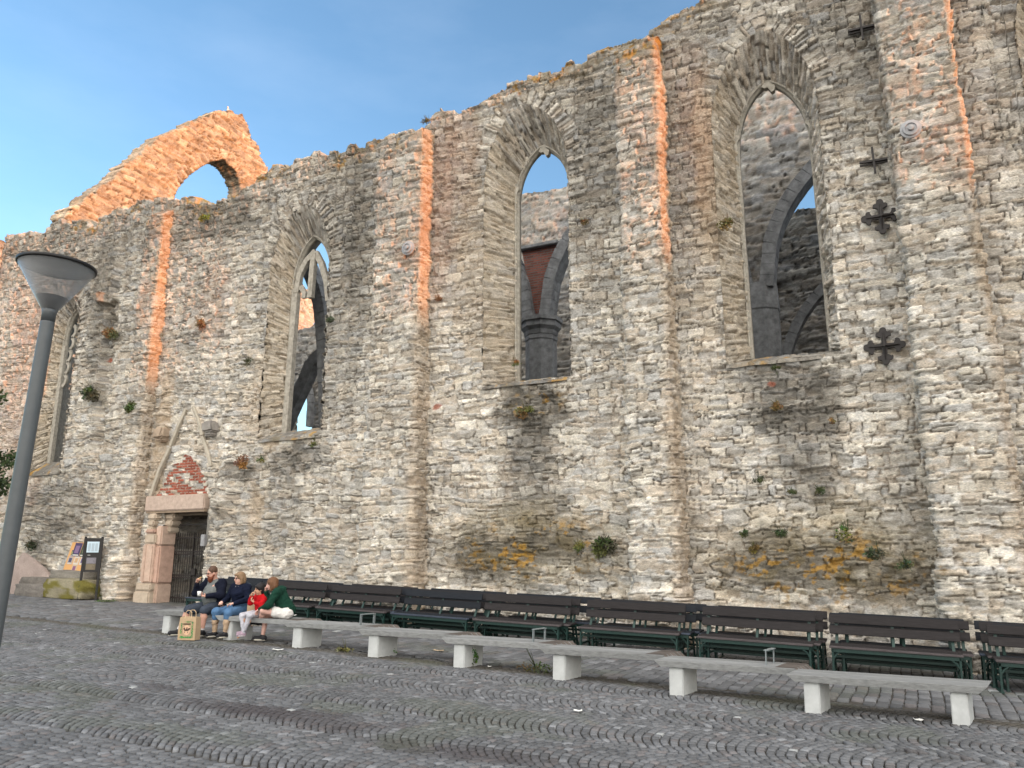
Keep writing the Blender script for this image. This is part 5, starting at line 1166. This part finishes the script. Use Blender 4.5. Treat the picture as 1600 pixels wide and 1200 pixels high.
skin_mesh('hair', [ell(hp(-.02, 0, .035), (.112,.094,.102)), ell(hp(-.055, 0, -.04), (.072,.096,.10)), cap(hp(.0, -.082, .0), hp(.0, -.078, -.095), .028, .022), cap(hp(.0, .082, .0), hp(.0, .078, -.095), .028, .022), cap(hp(.072, -.04, .075), hp(.072, .045, .075), .024)], 'hair', (.22,.14,.08), t, .009, .03, cuts=[ell(hp(.125, 0, -.03), (.075,.068,.10))])
glasses(t, hp, (.02,.015,.015))
pr_ = [cap((0,0,.60), (.02,0,.88), .165, .150), cap((.02,-.12,.95), (.02,.12,.95), .095), ell((.09,0,.84), (.12,.16,.10))]
for s in 'LR': pr_ += [cap(J['sh'+s], J['el'+s], .083, .064), cap(J['el'+s], v_(J['el'+s], J['wr'+s], .90), .062, .044)]
skin_mesh('jumper', pr_, 'cloth', (.007,.010,.024), t, .012, .05)
skin_mesh('hood', [cap((-.06,-.13,1.0), (-.10,.0,1.03), .055), cap((-.10,.0,1.03), (-.06,.13,1.0), .055), cap((-.06,.13,1.0), (.08,.06,.985), .048, .035), cap((-.06,-.13,1.0), (.08,-.06,.985), .048, .035)], 'cloth', (.035,.045,.06), t, .012, .05)
skin_mesh('collar', [cap((.115,-.03,.985), (.145,.0,.91), .018), cap((.115,.03,.985), (.145,.0,.91), .018)], 'cloth', (.34,.34,.36), t, .009)
pr_ = [cap((-.02,-.08,.545), (-.02,.08,.545), .145)]
for s in 'LR': pr_ += [cap(J['hip'+s], J['kn'+s], .115, .080), cap(J['kn'+s], v_(J['kn'+s], J['an'+s], .26), .080, .074)]
skin_mesh('jeans', pr_, 'cloth', (.075,.15,.27), t, .012, .05, cuts=[ell((-.05,0,.37), (.3,.4,.08))])
for s in 'LR':
    shoe(t, J['an'+s], J['to'+s], s=.98); k_, a_ = J['kn'+s], J['an'+s]; skin_mesh('stocking', [cap(v_(k_, a_, .22), v_(k_, a_, .45), .064, .060), cap(v_(k_, a_, .45), v_(k_, a_, .97), .060, .040)], 'cloth', (.40,.29,.20), t, .01, .03)

# child in red
J = dict(pel=(0,0,.54), che=(.02,0,.75), neck=(.03,0,.87), head=(.06,0,.985), shL=(.02,.125,.83), shR=(.02,-.125,.83), elL=(.14,.17,.68), wrL=(.25,.10,.74), elR=(.15,-.15,.73), wrR=(.19,-.07,.86),
         hipL=(.02,.07,.53), hipR=(.02,-.07,.53), knL=(.34,.10,.50), knR=(.33,-.14,.49), anL=(.40,.02,.17), anR=(.36,-.03,.20), toL=(.50,.00,.10), toR=(.46,-.06,.13))
c = at_y(407, 966, -4.98); kp_ = Vector((c[0], -4.98, gz(c[0])))
t, hp = person('small child with black hair in red jumper and white leggings, sitting between the women', kp_, R(-98), J, (.48,.27,.18), .93, .80, .78, (-24, 6), 'people resting on the timber benches', hands={'L': ((.4,-.4,.4), (0,0,1), (40, 90)), 'R': ((.1,.4,.7), (-.3,.6,-.3), (50, 110))})
skin_mesh('hair', [ell(hp(-.022, 0, .035), (.102,.092,.096)), ell(hp(-.045, 0, -.035), (.070,.090,.080)), cap(hp(.068, -.04, .062), hp(.068, .045, .062), .026)], 'hair', (.012,.010,.011), t, .009, .03, cuts=[ell(hp(.12, 0, -.04), (.075,.07,.085))])
pr_ = [cap((0,0,.56), (.02,0,.78), .12, .105), cap((.02,-.08,.81), (.02,.08,.81), .07)]
for s in 'LR': pr_ += [cap(J['sh'+s], J['el'+s], .064, .050), cap(J['el'+s], v_(J['el'+s], J['wr'+s], .88), .050, .034)]
skin_mesh('red_jumper', pr_, 'cloth', (.42,.010,.014), t, .010, .04)
pr_ = [cap((0,-.05,.53), (0,.05,.53), .095)]
for s in 'LR': pr_ += [cap(J['hip'+s], J['kn'+s], .078, .056), cap(J['kn'+s], v_(J['kn'+s], J['an'+s], .93), .054, .034)]
skin_mesh('leggings', pr_, 'cloth', (.42,.42,.46), t, .010, .03)
for s in 'LR': shoe(t, J['an'+s], J['to'+s], (.30,.22,.27), (.55,.5,.52), .72)

# young woman in green
J = dict(pel=(0,0,.57), che=(.17,0,.84), neck=(.25,0,.98), head=(.335,0,1.10), shL=(.20,.17,.95), shR=(.22,-.16,.95), elL=(.34,.22,.70), wrL=(.52,.10,.62), elR=(.42,-.15,.76), wrR=(.445,-.07,.955),
         hipL=(.02,.10,.54), hipR=(.02,-.10,.54), knL=(.44,.14,.60), knR=(.44,-.10,.51), anL=(.56,-.14,.37), anR=(.46,-.10,.10), toL=(.70,-.22,.30), toR=(.62,-.12,.05))
az = R(-146); f = at_g(410, 1003); off = Vector((.50*math.cos(az)+.10*math.sin(az), .50*math.sin(az)-.10*math.cos(az), 0)); gp_ = Vector((f[0]-.06, f[1], 0))-off; gp_.z = gz(gp_.x)+.01
t, hp = person('young woman in dark green hoodie and white shorts, legs crossed, hand at her mouth', gp_, az, J, (.60,.36,.30), .98, 1.0, 1.0, (-18, 6), 'people resting on the timber benches', hands={'L': ((.5,-.4,-.4), (0,0,-1), (30, 70)), 'R': ((.05,.25,.8), (-.6,.3,0), (45, 105))})
skin_mesh('hair', [ell(hp(-.025, 0, .035), (.110,.090,.100)), ell(hp(-.065, 0, -.05), (.062,.088,.11)), cap(hp(-.02, .078, .02), hp(-.015, .080, -.13), .026, .020), cap(hp(-.02, -.078, .02), hp(-.015, -.080, -.13), .026, .020)], 'hair', (.13,.060,.028), t, .009, .03, cuts=[ell(hp(.11, 0, -.02), (.078,.068,.115))])
pr_ = [cap((.0,0,.60), (.17,0,.86), .155, .145), cap((.20,-.10,.93), (.20,.10,.93), .095), ell((.15,0,1.0), (.10,.12,.055)), cap((.14,0,.98),(.10,0,.88), .07)]
for s in 'LR': pr_ += [cap(J['sh'+s], J['el'+s], .084, .068), cap(J['el'+s], v_(J['el'+s], J['wr'+s], .90), .066, .042)]
skin_mesh('hoodie', pr_, 'cloth', (.010,.040,.027), t, .012, .05)
skin_mesh('drawstring', [cap((.335,-.03,.93), (.36,-.05,.80), .006), cap((.335,.03,.93), (.36,.05,.82), .006)], 'cloth', (.5,.5,.45), t, .006, .01)
pr_ = [cap((0,-.06,.55), (0,.06,.55), .12)]
for s in 'LR': pr_ += [cap(J['hip'+s], v_(J['hip'+s], J['kn'+s], .48), .108, .098)]
skin_mesh('shorts', pr_, 'cloth', (.66,.64,.62), t, .012, .05)
for s in 'LR': shoe(t, J['an'+s], J['to'+s], s=1.0)
skin_mesh('sock', [cap(v_(J['anL'], J['knL'], .0), v_(J['anL'], J['knL'], .22), .042, .042)], 'cloth', (.62,.55,.52), t, .01)

# ---- paper bags, litter
def paper_bag(name, loc, rz, w2, d2, h2, label, printed):
    t = empty(name, loc, rz, label, 'paper bag', 'brown paper bags'); mb = MB(); c = (.40,.29,.18); w_, d_ = w2/2, d2/2
    bl_ = [(-w_, -d_, 0), (w_, -d_, 0), (w_, d_, 0), (-w_, d_, 0)]; tl = [(-w_*.93, -d_*.86, h2*.99), (w_*.95, -d_*.9, h2), (w_*.93, d_*.9, h2*.985), (-w_*.95, d_*.88, h2)]
    il = [(x*.97, y*.9, z-.01) for x, y, z in tl]; bt = [(x*.9, y*.9, .01) for x, y, z in bl_]
    mid_ = [(x*1.02, y*(1.02 if y < 0 else .98), h2*.5) for x, y, z in bl_]; sp_ = [(w_*1.0, 0, h2*.02), (w_*.93, 0, h2*.5), (w_*.80, 0, h2)]
    mb.add(bl_+mid_+tl+il+bt, [(3,2,1,0)]+[(a, (a+1) % 4, 4+(a+1) % 4, 4+a) for a in range(4)]+[(4+a, 4+(a+1) % 4, 8+(a+1) % 4, 8+a) for a in range(4)]+[(8+a, 8+(a+1) % 4, 12+(a+1) % 4, 12+a) for a in range(4)]+[(12+a, 12+(a+1) % 4, 16+(a+1) % 4, 16+a) for a in range(4)]+[(16,17,18,19)], col=c); mb.build('bag', M['paper'], t)
    for s in (-1, 1): mb = MB(); mb.tube([(-.07, s*d_*.88, h2*.93), (-.065, s*d_*.8, h2+.08), (-.03, s*d_*.75, h2+.12), (.03, s*d_*.75, h2+.12), (.065, s*d_*.8, h2+.08), (.07, s*d_*.88, h2*.93)], .006, n=5, col=(.58,.44,.28)); mb.build('handle', M['paper'], t)
    if printed:
        mb = MB(); y = -d_*1.03; rs = random.Random(3); g1 = (.05,.20,.06)
        for k in range(170):
            a = rs.random(); sd = rs.randrange(4); xx, zz = [(-.118+.236*a, .055), (-.118+.236*a, .345), (-.118, .055+.29*a), (.118, .055+.29*a)][sd]
            if sd == 1 and rs.random() < .5: continue
            r = rs.uniform(.005, .013 if sd != 0 else .02); xx += rs.uniform(-.012, .012); zz += rs.uniform(-.012, .012); n_ = 5; mb.add([(xx+r*math.cos(6.28*q/n_+k), y-.004-.0001*(k % 9), zz+r*.8*math.sin(6.28*q/n_+k)) for q in range(n_)], [tuple(range(n_))], col=tuple(v*rs.uniform(.6, 1.6) for v in g1))
        mb.add([(.075*math.cos(6.28*q/18), y-.003, .185+.095*math.sin(6.28*q/18)) for q in range(18)], [tuple(range(18))], col=(.62,.40,.26))
        dk = (.035,.02,.015)   # dark animal-like mark and a word bar above it
        for bx_ in [(-.05,.17,.045,.20),(-.06,.19,-.03,.235),(-.085,.2,-.05,.215),(.03,.185,.07,.225),(.06,.21,.085,.225),(-.045,.13,-.03,.17),(.02,.13,.035,.17),(-.01,.195,.02,.24)]: mb.add([(bx_[0], y-.006, bx_[1]), (bx_[2], y-.006, bx_[1]+.006), (bx_[2]-.006, y-.006, bx_[3]), (bx_[0]+.006, y-.006, bx_[3])], [(0,1,2,3)], col=dk)
        for q in range(7): xx = -.08+q*.023; mb.add([(xx, y-.006, .285), (xx+.017, y-.006, .285), (xx+.017, y-.006, .312), (xx, y-.006, .312)], [(0,1,2,3)], col=dk)
        mb.build('printed_front', M['print'], t)
    return t
p = at_g(290, 1001); paper_bag('paper_bag', (p[0], p[1]+.07, gz(p[0])+.01), R(14), .37, .17, .43, 'brown paper carrier bag with green printed border standing at the bearded man\'s feet', True)
c = at_y(395, 962, -4.85); paper_bag('paper_bag', (c[0], -4.85, gz(c[0])+.452), R(20), .20, .13, .32, 'plain brown paper bag standing on the bench between the woman and the child', False)
def scrap(px, py, s, h, label, sh, cat='litter', col=(.72,.72,.70), yy=None):
    p = at_g(px, py, h); Ug, Vg = np.meshgrid(np.linspace(-1, 1, 9), np.linspace(-1, 1, 9)); zz = .015*fbm(Ug*2+px, Vg*2, 2, 3)
    o = mesh_np('paper_scrap', np.stack([Ug*s, Vg*s*sh, zz+s*.10*np.abs(Ug*Vg)+.006*(Ug**2)], -1).reshape(-1, 3), gridfaces(9, 9), M['paper'], None, np.tile(col, (81, 1))); md = o.modifiers.new('solid', 'SOLIDIFY'); md.thickness = .006
    o.location = (p[0], p[1], gz(p[0])+h+.012); o.rotation_euler = (0, TILT, R(px % 40)); return tag(o, label, cat)
scrap(434, 1017, .09, 0, 'white paper scrap on the setts right of the green-hooded woman\'s foot', .45)
scrap(453, 963, .11, .46, 'crumpled white napkin on the timber bench behind the green-hooded woman', .6)
scrap(685, 1018, .10, 0, 'beige scrap lying under the benches between the fourth and fifth feet', .35, col=(.50,.38,.26))
scrap(903, 1113, .05, 0, 'small white scrap on the open setts in front of the middle benches', .5)
scrap(765, 1043, .03, 0, 'tiny white scrap in front of the bench with the tall weed', .7)
scrap(1435, 1127, .045, 0, 'small white scrap under the nearest bench, close to its right foot', .7)

# gull resting on the gable
gc = at_x(357, 178, XG-.5); t = empty('gull', (XG-.5, gc[1], gc[2]-.12), R(-60), 'white and grey gull standing on the tip of the gable arch', 'bird')
skin_mesh('body', [ell((0,0,.24), (.19,.085,.085)), cap((.13,0,.28), (.17,0,.36), .05, .035), ell((.18,0,.385), (.048,.038,.038)), cap((.22,0,.38), (.265,0,.370), .012, .006), cap((-.12,0,.23), (-.27,0,.20), .04, .012), cap((.0,.03,.18), (.01,.03,0), .009), cap((0,-.03,.18), (.01,-.03,0), .009)], 'cloth', (.62,.58,.55), t, .010, .03)
skin_mesh('wing', [ell((-.05,.06,.26), (.20,.03,.06))], 'cloth', (.25,.25,.27), t, .010); skin_mesh('wing', [ell((-.05,-.06,.26), (.20,.03,.06))], 'cloth', (.25,.25,.27), t, .010)
print('people done')
